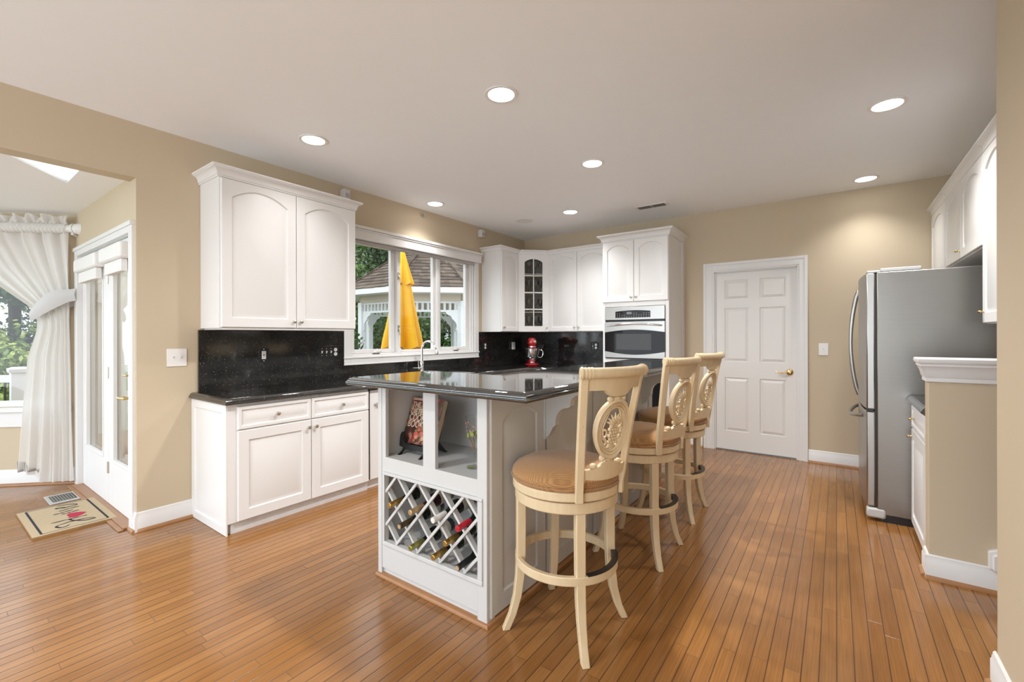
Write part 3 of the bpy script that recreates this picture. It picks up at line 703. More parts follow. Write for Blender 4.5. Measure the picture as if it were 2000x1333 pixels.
for q in (1, 2, 3):
    z = v0+.075+(v1-.06-v0-.075)*q/4; fdg.box(g, u0+st-.004, u1-st+.004, z-.007, z+.007, .004, .018)
gd = build('door', g, WHITE, gc, smooth=35)
g = G(); fdg.box(g, u0+st-.004, u1-st+.004, v0+.07, v1-.09, .006, .010); build('pane', g, CABGLASS, gd, smooth=0)
knob(fdg, LW-.035, 1.45, .02, gd)
def goblet(loc, s, label, group, upside=False):
    prof = [(.0, 0), (.034, 0), (.033, .004), (.006, .010), (.004, .03), (.0035, .075), (.010, .085), (.030, .105), (.038, .14), (.036, .185), (.034, .185), (.035, .14), (.028, .108), (.0, .092)]
    g = G(); g.lathe([(r*s, h*s) for r, h in prof], loc, (0,0,1), 16)
    return build('wine_glass', g, [GOBGREY], None, label=label, cat='glass', group=group)
GOBGREY = M('smoked_goblet_glass', (.20,.20,.20), .08, trans=.5)
shn = ['bottom shelf', 'second shelf from the bottom', 'third shelf from the bottom', 'top shelf']
for si, zz in enumerate((1.4085, 1.6685, 1.9335, 2.1985)):
    for k in range(4):
        u = LW*(.20+.2*k); d = -.075-.05*(k % 2)
        goblet(fdg.P(u, zz, d), 1.0 if si else 1.1, 'dark stemmed glass on the %s of the glass door cabinet' % shn[si], 'stemmed glasses on the %s' % shn[si])
# back wall uppers
bu = empty('wall_cabinet', (-2.8, 5.5, 1.39), 'white two door upper cabinet between glass door cabinet and oven tower', 'cabinet')
g = G(); g.box(-3.243, -2.31, YF, YB, 1.39, 2.458); build('body', g, WHITE, bu, bevel=.002)
fu3 = Fr((0, YF, 0), (1, 0, 0), (0, -1, 0))
cab_door('door', fu3, -3.238, -2.798, 1.395, 2.46, bu, .05, (-2.825, 1.45), stile=.058, top=.045)
cab_door('door', fu3, -2.793, -2.355, 1.395, 2.46, bu, .05, (-2.766, 1.45), stile=.058, top=.045)
crown([(-3.243, YF), (-2.362, YF), (-2.362, YB), (-3.243, YB)], [1, 0, 0, 0], 2.455, 2.52, .045, bu)

# ------------------------------------------------------------------ oven tower
ot = empty('oven_cabinet', (-1.9, 5.3, 0), 'tall white oven cabinet with two arched doors above the steel oven', 'cabinet')
YO2 = 5.05
g = G()
for a in ((-2.30, -2.268, YO2, YB, 0, 2.49), (-1.546, -1.508, YO2, YB, 0, 2.49), (-2.268, -1.546, YO2, YB, 1.68, 2.49), (-2.268, -1.546, YO2, YB, 0, .28), (-2.268, -1.546, YB-.05, YB, .28, 1.68), (-2.268, -1.546, YO2, YB-.05, 1.0, 1.06)):
    g.box(*a)
g.box(-1.508, -1.496, YB-.10, YB, 0, 2.49)
build('body', g, WHITE, ot, bevel=.002)
fo = Fr((0, YO2, 0), (1, 0, 0), (0, -1, 0))
cab_door('door', fo, -2.296, -1.908, 1.735, 2.455, ot, .055, (-1.935, 1.79), stile=.06, top=.045)
cab_door('door', fo, -1.903, -1.512, 1.735, 2.455, ot, .055, (-1.876, 1.79), stile=.06, top=.045)
crown([(-2.30, YO2), (-1.508, YO2), (-1.508, YB), (-2.30, YB)], [1, 1, 0, 1], 2.462, 2.545, .058, ot)
ov = empty('wall_oven', (-1.907, 5.3, .30), 'stainless steel wall oven with curved black glass door built into tall cabinet', 'oven')
X0, X1 = -2.266, -1.548
g = G(); g.box(X0+.004, X1-.004, YO2+.005, YB-.06, 1.065, 1.675); build('body', g, BLACK, ov, smooth=0)
g = G(); fo.box(g, X0, X1, 1.522, 1.675, 0, .022); cp = build('control_panel', g, STEEL, ov, bevel=.003)
g = G(); fo.poly(g, [(-2.13, 1.545), (-1.71, 1.545), (-1.71, 1.62)]+[(-1.71-.42*i/10, 1.62+.012*math.sin(PI*i/10)) for i in range(1, 10)]+[(-2.13, 1.62)], .021, .024); ds = build('display', g, BGLASS, cp, smooth=0)
g = G()
random.seed(3)
for c in range(14):
    for r in range(3):
        if r == 2 and c in (2, 3, 4, 9, 10): continue
        if 4 <= c <= 6 and r == 1: continue
        u = -2.112+c*.0292; fo.box(g, u, u+.012, 1.553+r*.02, 1.560+r*.02, .0238, .0244)
fo.box(g, -1.99, -1.93, 1.585, 1.612, .0238, .0244)
build('keypad', g, M('grey_keypad_print', (.22,.22,.21), .5), ds, smooth=0)
g = G(); g.lathe([(0, 0), (.008, 0), (.008, .001), (0, .001)], fo.P(-2.235, 1.556, .022), fo.N, 16); build('badge', g, GREYP, cp)
g = G(); fo.box(g, X0+.01, X1-.01, 1.500, 1.521, -.004, .004); build('vent_slot', g, BLACK, ov, smooth=0)
zb, zt = 1.075, 1.498
def arc(u0, u1, za, zm, n=20): return [(u0+(u1-u0)*i/n, za+(zm-za)*math.sin(PI*i/n)) for i in range(n+1)]
top_arc = arc(X0, X1, 1.375, 1.405); bot_arc = arc(X0, X1, 1.150, 1.112)
g = G()
fo.poly(g, [(X0, zt), (X0, 1.375)]+top_arc[1:-1]+[(X1, 1.375), (X1, zt)], 0, .030)
fo.poly(g, [(X1, zb), (X1, 1.150)]+bot_arc[::-1][1:-1]+[(X0, 1.150), (X0, zb)], 0, .030)
od = build('oven_door', g, STEEL, ov, smooth=30)
g = G(); fo.poly(g, [(u, v) for u, v in bot_arc]+[(u, v) for u, v in top_arc[::-1]], .004, .024); gw = build('window', g, BGLASS, od, smooth=0)
g = G(); fo.box(g, -2.12, -1.70, 1.17, 1.355, .0235, .0245); build('inner_window', g, M('oven_window_tint', (.035,.033,.030), .06, spec=.3), gw, smooth=0)
g = G(); hp = [fo.P(-2.235+.656*i/16, 1.452+.020*math.sin(PI*i/16), .03+.045*min(1, math.sin(PI*i/16)*1.6)) for i in range(17)]; g.tube(hp, .011, 10); build('handle', g, CHROME, od)
g = G(); fo.box(g, X0, X1, .31, .99, 0, .028); build('lower_door', g, BGLASS, ov, bevel=.003)
g = G(); g.tube([fo.P(X0+.05+(X1-X0-.1)*i/8, .93, .03+.04*min(1, math.sin(PI*i/8)*2)) for i in range(9)], .010, 8); build('handle', g, STEEL, ov)

# ------------------------------------------------------------------ stand mixer
mx = empty('stand_mixer', (0, 0, 0), 'red stand mixer with steel bowl in the corner on the black worktop', 'mixer')
g = G()
g.ell((.0, .0, .022), .10, .145, .022, 28, 10); g.box(-.06, .06, -.10, .08, .002, .03)
build('base', g, REDP, mx)
g = G(); g.tube([(0, .09, .03), (0, .10, .12), (0, .095, .22), (0, .085, .29)], [.055, .043, .043, .05], 16); build('column', g, REDP, mx)
g = G()
hp = [(0, .14, .325), (0, .10, .333), (0, .03, .335), (0, -.05, .33), (0, -.12, .325), (0, -.165, .322), (0, -.178, .32)]
g.tube(hp, [.03, .058, .066, .064, .060, .048, .02], 20, sy=.92); g.lathe([(0, .245), (.05, .245), (.052, .27), (.045, .285), (0, .285)], (0, -.10, 0), n=20); hd = build('head', g, REDP, mx)
g = G(); g.lathe([(0, 0), (.020, 0), (.020, .018), (.006, .02), (.006, .03), (0, .03)], (.02, -.165, .335), (.25, -1, .1), 16); build('attachment_hub', g, CHROME, hd)
g = G(); g.lathe([(.053, .262), (.056, .262), (.056, .275), (.053, .275)], (0, -.10, 0), n=24); build('trim_band', g, CHROME, hd)
g = G(); g.lathe([(.0, .045), (.045, .045), (.042, .052), (.035, .06), (.05, .075), (.085, .13), (.098, .19), (.102, .238), (.106, .242), (.102, .244), (.094, .19), (.08, .13), (.0, .08)], (0, -.045, 0), n=32); bw = build('mixing_bowl', g, CHROME, mx)
g = G(); g.tube([(.092, -.05, .215), (.125, -.055, .222), (.145, -.06, .20), (.148, -.06, .165), (.138, -.06, .13), (.115, -.055, .115), (.085, -.05, .12)], .0075, 8); build('bowl_handle', g, CHROME, bw)
g = G(); g.prism([(.06, -.16, .235), (.13, -.16, .245), (.155, -.12, .285), (.08, -.11, .265)], (0, .05, .012)); g.tube([(-.10, -.10, .243), (-.13, -.14, .25), (-.11, -.18, .247)], .006, 6); build('pouring_shield', g, GOBLET, mx)
mx.location = (-3.40, 5.14, .921); mx.rotation_euler = (0, 0, math.radians(38)); mx.scale = (1, 1, 1)

# ------------------------------------------------------------------ island
IX0, IX1, IY0, IY1 = -2.075, -1.296, 1.582, 3.84
isl = empty('kitchen_island', (-1.7, 2.7, 0), 'grey white raised island with open shelf and wine rack end', 'kitchen island')
g = G()
# front block around the shelf niche and the wine rack
BY = 2.05; ft = IY0
NX = [(-2.016, -1.717), (-1.629, -1.331)]
g.box(IX0, IX0+.02, ft, BY, .05, 1.062); g.box(IX1-.02, IX1, ft, BY, .05, 1.062); g.box(IX0, IX1, BY-.02, BY, .05, 1.062)
g.box(IX0, IX1, ft, BY, 1.05, 1.062); g.box(IX0, IX1, ft+.02, BY, .648, .664); g.box(IX0, IX1, ft+.02, BY, .17, .186); g.box(IX0, IX1, ft+.02, BY, .575, .59)
f1 = Fr((0, ft, 0), (1, 0, 0), (0, -1, 0))
for a in ((IX0, NX[0][0], .05, 1.062), (NX[0][1], NX[1][0], .666, 1.047), (NX[1][1], IX1, .05, 1.062), (NX[0][0], NX[1][1], 1.047, 1.062), (NX[0][0], NX[1][1], .57, .666), (NX[0][0], NX[1][1], .05, .205)):
    f1.box(g, a[0], a[1], a[2], a[3], -.02, 0)
g.box(IX0+.012, IX1-.012, ft+.012, BY, 0, .05)
build('body', g, ISLAND, isl, smooth=0)
for a in ((IX0-.004, IX0+.028, -.03), (IX1-.055, IX1+.004, -.055)):
    g = G(); f1.box(g, a[0], a[1], 0, 1.0615, a[2], .004); build('corner_post', g, ISLAND, isl, bevel=.003)
g = G()                                            # frame moulding round the wine rack
ru0, ru1, rv0, rv1 = -2.016, -1.331, .205, .570
for a in ((ru0-.016, ru1+.016, rv0-.022, rv0), (ru0-.016, ru1+.016, rv1, rv1+.016), (ru0-.016, ru0, rv0, rv1), (ru1, ru1+.016, rv0, rv1)): f1.box(g, *a, 0, .012)
build('rack_frame', g, ISLAND, isl, bevel=.003)
g = G()                                            # lattice: flat strips clipped to the opening
px_, pz_ = .1645, (rv1-rv0)/2.0
def clip_line(x0, z0, x1, z1):
    t0, t1 = 0.0, 1.0; dx, dz = x1-x0, z1-z0
    for p, q in ((-dx, x0-ru0), (dx, ru1-x0), (-dz, z0-rv0), (dz, rv1-z0)):
        if abs(p) < 1e-9:
            if q < 0: return None
        else:
            r = q/p
            if p < 0: t0 = max(t0, r)
            else: t1 = min(t1, r)
    return None if t0 >= t1 else (x0+dx*t0, z0+dz*t0, x0+dx*t1, z0+dz*t1)
for layer in (0.0, .34):
    g = G()
    for sgn in (1, -1):
        for k in range(-4, 9):
            xb = ru0+.086+k*px_
            c = clip_line(xb, rv0, xb+sgn*2*px_, rv1)
            if c and math.hypot(c[2]-c[0], c[3]-c[1]) > .02:
                o_ = ft-.003+layer+(.0 if sgn > 0 else .012)
                g.bar((c[0], o_+.006, c[1]), (c[2], o_+.006, c[3]), .012 if sgn > 0 else .03, .0135, up=(0, 1, 0)) if False else g.bar((c[0], o_+(.006 if sgn > 0 else .012), c[1]), (c[2], o_+(.006 if sgn > 0 else .012), c[3]), .0135, .012 if sgn > 0 else .026, up=(0, 1, 0))
    build('wine_lattice', g, ISLAND, isl, smooth=0)
g = G(); Q = [(IX0, ft), (IX1, ft), (IX1, IY1), (-1.62, IY1), (-1.62, BY), (IX0, BY)]
g.slab(Q, [(.016, 0), (.015, .008), (.010, .016), (0, .020)]); build('shoe_molding', g, WOODS, isl, smooth=50)
# long bar wall with arched panels on the stool side
g = G(); g.box(-1.62, IX1-.004, BY, IY1, .012, 1.062); build('bar_wall', g, ISLAND, isl, smooth=0)
f2 = Fr((IX1-.004, 0, 0), (0, 1, 0), (1, 0, 0))
for (a, b) in ((1.60, 2.075), (2.095, 2.655), (2.675, 3.235), (3.255, 3.82)):
    g = G(); panel_door(g, f2, a, b, .03, 1.055, .05, .085, 0, .016, True, .075); build('side_panel', g, ISLAND, isl, smooth=35)
for y in (2.085, 3.60):
    g = G()
    pr = [(0, 1.062), (.255, 1.062), (.255, 1.035), (.235, 1.03)]
    pr += [(.235-.075*math.sin(PI/2*i/8), .985+.045*math.cos(PI/2*i/8)) for i in range(1, 9)]
    pr += [(.158, .965), (.145, .955)]
    pr += [(.145-.075*math.sin(PI/2*i/8), .875+.08*math.cos(PI/2*i/8)) for i in range(1, 9)]
    pr += [(.068, .855), (.055, .845), (.03, .80), (.022, .79), (0, .785)]
    g.prism([(IX1+.012+a, y-.022, z) for a, z in pr], (0, .044, 0)); g.box(IX1+.010, IX1+.022, y-.03, y+.03, .775, 1.062)
    build('corbel', g, ISLAND, isl, smooth=30)
# lower side of the island, facing the sink
g = G(); g.box(IX0, -1.622, BY+.002, IY1, .09, .877); g.box(IX0+.06, -1.622, BY+.002, IY1, 0, .09); build('lower_body', g, ISLAND, isl, smooth=0)
fi = Fr((IX0, 0, 0), (0, -1, 0), (-1, 0, 0))
for k in range(3): cab_door('door', fi, -3.82+k*.59, -3.24+k*.59, .10, .86, isl, 0, (-3.27+k*.59, .8), ISLAND)
counter('countertop', [(IX0-.03, BY+.004), (-1.624, BY+.004), (-1.624, IY1+.02), (IX0-.03, IY1+.02)], [0, 0, 1, 1], .92, GRANITE, 'lower black granite worktop on the sink side of the island')
counter('countertop', [(-2.215, 1.47), (-1.0, 1.47), (-1.0, 4.20), (-1.64, 4.20), (-1.64, 2.085), (-2.215, 2.085)], [1]*6, 1.106, GRANITE, 'raised black granite bar top on the island above the stools')

# wine bottles
def bottle(x, z, foil, body, label, y=1.535, capcol=None, dx=.0, dz=.09, ln=.30):
    sl = (rv1-rv0)/(2*px_); xb = ru0+.086; sv = (z-rv0)/sl     # let the neck rest in the V of its lattice cell
    n1 = math.ceil((x-sv-xb)/px_); n2 = math.floor((x+sv-xb)/px_); x = xb+px_*(n1+n2)/2; z = rv0+sl*px_*(n2-n1+.46)/2
    d = Vector((dx, 1, dz)).normalized(); c = Vector((x, y, z))
    e = empty('wine_bottle', tuple(c), label, 'wine bottle', 'wine bottles lying in the island rack')
    k = ln/.30
    g = G(); g.lathe([(0, .085), (.0135, .085), (.0138, .10), (.017, .118), (.030, .14), (.037, .16), (.038, .18), (.038, ln-.005), (.034, ln), (0, ln)], c, d, 20); build('bottle_glass', g, body, e)
    g = G(); g.lathe([(0, 0), (.0125, 0), (.0148, .002), (.0152, .006), (.0152, .020), (.0142, .024), (.0142, .028), (.0150, .030), (.0145, .09), (0, .09)], c, d, 18); build('foil_capsule', g, foil, e)
    if capcol: g = G(); g.lathe([(0, -.001), (.0115, -.001), (.0115, .002), (0, .002)], c, d, 14); build('cork', g, capcol, e)
    g = G(); g.lathe([(.0383, .19), (.0387, .19), (.0387, .265), (.0383, .265)], c, d, 20); build('paper_label', g, LABEL, e)
    return e
bottle(-1.918, .416, GOLDF, BOTTLE, 'wine bottle with pale gold foil, highest at the left side of the rack')
bottle(-1.752, .414, TANF, REDWINE, 'wine bottle with tan gold foil directly left of the white capped bottle')
bottle(-1.838, .328, BROWNF, BOTTLE, 'wine bottle with dark bronze capsule near the left side of the rack', capcol=CORK)
bottle(-1.597, .410, WHITEF, BOTTLE, 'wine bottle with white capsule in the middle of the rack')
bottle(-1.733, .260, GREENF, BOTTLE, 'wine bottle with olive green foil low in the rack')
bottle(-1.507, .334, GOLDF, BOTTLE, 'wine bottle with crumpled gold foil just under the red capped bottle')
bottle(-1.583, .250, GOLDF, BOTTLE, 'wine bottle with bright gold foil, lowest gold one in the rack')
bottle(-1.404, .266, BLACK, BOTTLE, 'wine bottle with black neck and bare cork at the lower right', capcol=CORK)
bottle(-1.395, .448, REDF, BOTTLE, 'wine bottle with red capsule at the right side of the rack')

# cookbook on its black stand
bk = empty('cookbook', (0, 0, 0), 'floral cookbook leaning on a black stand in the island niche', 'book')
fk = Fr((0, 0, 0), (1, 0, 0), (0, -1, 0))
BWd, BH, BT = .255, .268, .034
g = G(); g.box(-BWd/2+.004, BWd/2-.004, -.0, BT, .004, BH-.004); build('pages', g, PAGES, bk, smooth=0)
g = G(); g.box(-BWd/2, BWd/2, -.003, 0, 0, BH); g.box(-BWd/2, BWd/2, BT, BT+.003, 0, BH); g.box(-BWd/2-.002, -BWd/2+.002, -.003, BT+.003, 0, BH); build('cover', g, COVER, bk, smooth=0)
g = G(); fk.box(g, -BWd/2+.005, BWd/2-.06, BH-.020, BH-.006, .003, .0036); build('cover_band', g, COVERB, bk, smooth=0)
fkb = fk
TXT = M('cream_cover_lettering', (.66,.55,.42), .5)
for i, (s, sz) in enumerate((('THE', .046), ('DIETER', .046), ('COOK', .052), ('BOOK', .054))):
    text_mesh('lettering', s, sz, TXT, bk, fk, -BWd/2+.012, BH-.062-i*.038, .0035, 0, .82)
random.seed(5)
g = G()
for k in range(26):
    u = random.uniform(-.035, .10); v = random.uniform(.015, .10)
    g.lathe([(0, 0), (random.uniform(.008, .017), 0), (.006, .0015), (0, .0018)], fk.P(u, v, .003), fk.N, 9)
build('salad_picture', g, mat_leaf('salad_picture_print', (.16,.17,.05), (.5,.07,.06), (.60,.42,.28)), bk)
bk.rotation_euler = (math.radians(-20), 0, 0); bk.location = (-1.915, 1.72, .722)
st = empty('book_stand', (-1.915, 1.74, .665), 'black wrought book stand holding the floral cookbook', 'book stand')
SX = -1.915
g = G()
for sx in (-1, 1):
    x = SX+sx*.085
    pr = [(x, 1.655, .665), (x, 1.672, .665), (x, 1.70, .700), (x, 1.76, .709), (x, 1.845, .90), (x, 1.860, .90), (x, 1.80, .735), (x, 1.86, .668), (x, 1.875, .665), (x, 1.85, .665), (x, 1.78, .698), (x, 1.70, .690)]
    g.prism([(p[0]-.008, p[1], p[2]) for p in pr], (.016, 0, 0))
g.prism([(SX+u, 1.705, z) for u, z in ((-.12, .705), (-.112, .765), (-.100, .785), (-.086, .790), (-.078, .772), (-.088, .752), (-.075, .728), (-.05, .722), (.05, .722), (.075, .728), (.088, .752), (.078, .772), (.086, .790), (.100, .785), (.112, .765), (.12, .705), (.06, .694), (-.06, .694))], (0, -.012, 0))
build('scroll_frame', g, BLACKM, st, smooth=30)
gb = empty('painted_goblet', (-1.49, 1.72, .6655), 'tall painted goblet with green leaves in the right island niche', 'glass')
c = (-1.49, 1.72, .6655)
g = G(); g.lathe([(0, 0), (.040, 0), (.040, .003), (.01, .008), (.0045, .02), (.004, .07), (.006, .10), (.012, .125), (.028, .15), (.037, .19), (.043, .235), (.046, .262), (.0445, .262), (.041, .235), (.035, .19), (.026, .152), (0, .13)], c, n=24); build('goblet_glass', g, GOBLET, gb)
g = G(); random.seed(11)
for k in range(70):
    a = random.uniform(0, 2*PI); h = random.uniform(.165, .24); r = .030+(h-.15)*.16
    g.ell((c[0]+r*math.cos(a), c[1]+r*math.sin(a), c[2]+h), .004, .004, .0035, 6, 4)
build('painted_blossom', g, PINK, gb)
g = G()
for a, h, t in ((-1.9, .168, .3), (-1.2, .178, -.3), (-2.6, .16, .6), (-.4, .165, -.5), (.8, .17, 0), (2.2, .168, 0)):
    r = .033; p = Vector((c[0]+r*math.cos(a), c[1]+r*math.sin(a), c[2]+h)); tn = Vector((-math.sin(a), math.cos(a), 0)); up = Vector((0, 0, 1))
    d_ = (up*math.cos(t)+tn*math.sin(t)); s_ = (tn*math.cos(t)-up*math.sin(t)); o_ = Vector((math.cos(a), math.sin(a), 0))
    g = G(); g.prism([p-d_*.016, p+s_*.011-d_*.004, p+s_*.007+d_*.01, p+d_*.018, p-s_*.007+d_*.01, p-s_*.011-d_*.004], o_*.003); build('painted_leaf', g, GREENLEAF, gb)
g = G(); g.ell((c[0]-.005, c[1]-.02, c[2]+.010), .022, .010, .003, 12, 6)
build('painted_leaf', g, GREENLEAF, gb)
g = G()
for a0 in (-1.9, -1.0, -2.6): g.tube([(c[0]+.006*math.cos(a0), c[1]+.006*math.sin(a0), c[2]+.09), (c[0]+.012*math.cos(a0+.2), c[1]+.012*math.sin(a0+.2), c[2]+.125), (c[0]+.033*math.cos(a0), c[1]+.033*math.sin(a0), c[2]+.165)], .0025, 6)
build('painted_stem', g, M('painted_brown_stem', (.25,.13,.05), .5), gb)
g = G(); f3 = Fr((0, BY-.02, 0), (1, 0, 0), (0, -1, 0)); f3.box(g, -1.74, -1.66, .735, .865, 0, .008); build('access_plate', g, ISLAND, isl, bevel=.002)

# ------------------------------------------------------------------ bar stools
def arcpts(r, z, a0, a1, n): return [(r*math.cos(a0+(a1-a0)*i/n), r*math.sin(a0+(a1-a0)*i/n), z) for i in range(n+1)]
RHO0 = .25
def rho(z): return .252+.085*max(0, (z-.68)/.50)**1.25
def S(a, z, d=0): t = a/RHO0; r = rho(z)+d; return Vector((r*math.cos(t), r*math.sin(t), z))
HALF = math.radians(29)
def curved_plate(g, a0, a1, zlo, zhi, d0, d1, n=28):
    vs_ = []; fs = []
    for i in range(n+1):
        a = a0+(a1-a0)*i/n; lo, hi = zlo(a), zhi(a)
        vs_ += [S(a, lo, d0), S(a, hi, d0), S(a, hi, d1), S(a, lo, d1)]
    for i in range(n):
        for k in range(4): fs.append((i*4+k, (i+1)*4+k, (i+1)*4+(k+1)%4, i*4+(k+1)%4))
    fs += [(0,1,2,3), (n*4+3, n*4+2, n*4+1, n*4)]
    g.add(vs_, fs)
def make_stool(label):
    root = empty('bar_stool', (0, 0, 0), label, 'bar stool', 'cream swivel stools along the island')
    for q in range(4):
        t = math.radians(45+90*q); ca, sa = math.cos(t), math.sin(t); g = G(); sec = []
        prof = [(.212, .62, .021), (.212, .50, .021), (.213, .34, .0205), (.218, .24, .020), (.230, .15, .0185), (.252, .07, .017), (.283, .0, .0165)]
        for r, z, hw in prof:
            for dr, dt in ((-1,-1), (1,-1), (1,1), (-1,1)): sec.append((ca*(r+dr*hw)-sa*dt*hw, sa*(r+dr*hw)+ca*dt*hw, z))
        n = len(prof); fs = [(0,1,2,3), tuple(range(n*4-1, n*4-5, -1))]
        for i in range(n-1):
            for k in range(4): fs.append((i*4+k, i*4+(k+1)%4, (i+1)*4+(k+1)%4, (i+1)*4+k))
        g.add(sec, fs); build('leg', g, CREAM, root, bevel=.004)
    def ringg(r0, r1, z0, z1, n=56):
        g = G(); vs_ = []; fs = []
        for i in range(n):
            a = 2*PI*i/n
            for r, z in ((r0, z0), (r1, z0), (r1, z1), (r0, z1)): vs_.append((r*math.cos(a), r*math.sin(a), z))
        for i in range(n):
            j = (i+1) % n
            for k in range(4): fs.append((i*4+k, j*4+k, j*4+(k+1)%4, i*4+(k+1)%4))
        g.add(vs_, fs); return g
    fr_ = build('foot_ring', ringg(.212, .236, .295, .333), CREAM, root, bevel=.004)
    g = G(); a0, a1 = math.radians(-38), math.radians(38); n = 16; vs_ = []; fs = []
    for i in range(n+1):
        a = a0+(a1-a0)*i/n
        for r, z in ((.2105, .300), (.2375, .334), (.2375, .3355), (.2095, .3355)): vs_.append((r*math.cos(a), r*math.sin(a), z))
    for i in range(n):
        for k in range(4): fs.append((i*4+k, (i+1)*4+k, (i+1)*4+(k+1)%4, i*4+(k+1)%4))
    g.add(vs_, fs); build('kick_plate', g, M('dark_bronze_kick_plate', (.05,.045,.04), .4, .7), fr_)
    build('apron_ring', ringg(.17, .236, .592, .640), CREAM, root, bevel=.005)
    g = G(); g.lathe([(0, .60), (.20, .60), (.20, .655), (0, .655)], n=32); build('swivel_plate', g, BLACKM, root)
    sf = build('seat_frame', ringg(.12, .246, .646, .686), CREAM, root, bevel=.006)
    g = G()
    prof = [(0, .684), (.238, .684), (.247, .688), (.2505, .694), (.2500, .700), (.246, .703), (.249, .708), (.247, .722), (.236, .738), (.20, .756), (.15, .768), (.08, .775), (.0, .777)]
    g.lathe(prof, n=56); cu_ = build('cushion', g, WEAVE, root, smooth=60)
    g = G(); g.tube([(.2495*math.cos(2*PI*i/56), .2495*math.sin(2*PI*i/56), .6985) for i in range(56)], .0045, 6, closed=True); build('piping', g, WEAVE, cu_)
    back = []
    for s in (-1, 1):
        g = G(); sec = []; zs = [.648, .70, .75, .85, .95, 1.05, 1.12, 1.175]
        for z in zs:
            t = s*HALF; r = rho(z)+.004; hw = .017; hd = .014
            if z < .72: hd = .010
            for dr, dt in ((-1,-1), (1,-1), (1,1), (-1,1)):
                sec.append((math.cos(t)*(r+dr*hd)-math.sin(t)*dt*hw, math.sin(t)*(r+dr*hd)+math.cos(t)*dt*hw, z))
        n = len(zs); fs = [(0,1,2,3), tuple(range(n*4-1, n*4-5, -1))]
        for i in range(n-1):
            for k in range(4): fs.append((i*4+k, i*4+(k+1)%4, (i+1)*4+(k+1)%4, (i+1)*4+k))
        g.add(sec, fs); back.append(build('back_post', g, CREAM, root, bevel=.004))
    AM = HALF*RHO0
    g = G(); curved_plate(g, -AM, AM, lambda a: 1.118-.028*max(0, 1-(abs(a)/.055)**4) if abs(a) < .055 else 1.118, lambda a: 1.185, -.010, .010, 44)
    for s in (-1, 1): g.ell(S(s*.028, 1.078), .012, .016, .012, 12, 8)
    g.ell(S(0, 1.076), .012, .026, .016, 14, 8)
    back.append(build('crest_panel', g, CREAM, root, smooth=50))
    g = G(); n = 26; ext = HALF+.05
    g.tube([((rho(1.18)+.010)*math.cos(-ext+2*ext*i/n), (rho(1.18)+.010)*math.sin(-ext+2*ext*i/n), 1.188) for i in range(n+1)], .0225, 14)
    for s in (-1, 1):
        for dth, rr in ((.02, .026), (.06, .0245), (.10, .0245), (.135, .0245)):
            t = s*(ext-dth); rc = rho(1.18)+.010; cpt = Vector((rc*math.cos(t), rc*math.sin(t), 1.188)); tn = Vector((-math.sin(t), math.cos(t), 0))
            g.lathe([(rr*.8, -.005), (rr, -.003), (rr, .003), (rr*.8, .005)], cpt, tn, 16)
    back.append(build('top_rail', g, CREAM, root, smooth=50))
    g = G(); curved_plate(g, -AM, AM, lambda a: .752-.014*(1-(a/AM)**2), lambda a: .788+(.0 if abs(a) > .088 else .030*(.5+.5*math.cos(PI*abs(a)/.088))), -.010, .010, 44)
    for s in (-1, 1):
        g.ell(S(s*.070, .800, -.004), .016, .017, .012, 12, 8); g.ell(S(s*.032, .830, -.003), .014, .015, .014, 12, 8)
    g.ell(S(0, .832), .013, .030, .020, 14, 8)
    back.append(build('lower_rail', g, CREAM, root, smooth=50))
    ZM, EA, EB = .953, .074, .117
    g = G()
    for k, (sc_, rr) in enumerate(((1.0, .011), (.88, .008), (.78, .0065))):
        g.tube([S(EA*sc_*math.cos(2*PI*i/48), ZM+EB*sc_*math.sin(2*PI*i/48), 0) for i in range(48)], rr, 8, closed=True, sy=1.5)
    md = build('medallion', g, CREAM, root, smooth=60); back.append(md)
    g = G(); random.seed(2)
    for r in range(6):
        for c in range(3 if r % 2 else 4):
            a = (c-(1 if r % 2 else 1.5))*.0125+.004; g.ell(S(a, .895+r*.0135, .0), .008, .0075, .0085, 8, 6)
    for k in range(7):
        t = (k-3)*.36; p0 = Vector((.003, .965)); dd = Vector((math.sin(t), math.cos(t))); L_ = .055-.006*abs(k-3)
        g.tube([S(p0.x+dd.x*L_*q/4, p0.y+dd.y*L_*q/4, .006*math.sin(PI*q/4)) for q in range(5)], [.004, .0075, .007, .005, .002], 6)
    for s, zz in ((-1, .935), (-1, .90), (1, .945), (1, .90)):
        g.tube([S(s*(.040+.012*math.cos(2*PI*i/14)), zz+.016*math.sin(2*PI*i/14), .002) for i in range(15)], .0045, 6)
    for k in range(5):
        t = PI+(k-2)*.5; g.tube([S(.003+math.sin(t)*.032*q/3, .888+math.cos(t)*.036*q/3, 0) for q in range(4)], [.004, .007, .006, .002], 6)
    for s in (-1, 1): g.tube([S(s*.020, .89, 0), S(s*.043, .92, 0), S(s*.048, .96, 0), S(s*.036, 1.0, 0), S(s*.02, 1.035, 0)], [.004, .006, .006, .005, .003], 6)
    build('pineapple_carving', g, CREAM, md, smooth=60)
    return root, [sf, cu_]+back
def place_stool(root, seat, loc, rot):
    root.location = (*loc, 0)
    for o in seat: o.rotation_euler = (0, 0, math.radians(rot))
s1, seat1 = make_stool('cream carved swivel bar stool nearest the camera, before the wine rack end')
names = [o for o in seat1]
def clone(label, loc, rot):
    c = copy_tree(s1); c['label'] = label; c.location = (*loc, 0)
    for ch in c.children:
        if ch.name.split('.')[0] in ('seat_frame', 'cushion', 'back_post', 'crest_panel', 'top_rail', 'lower_rail', 'medallion'):
            ch.rotation_euler = (0, 0, math.radians(rot))
    return c
clone('cream carved swivel bar stool in the middle of the row at the island', (-1.01, 2.735), -14)
clone('cream carved swivel bar stool farthest from the camera, nearest the panelled door', (-1.027, 3.50), -14)
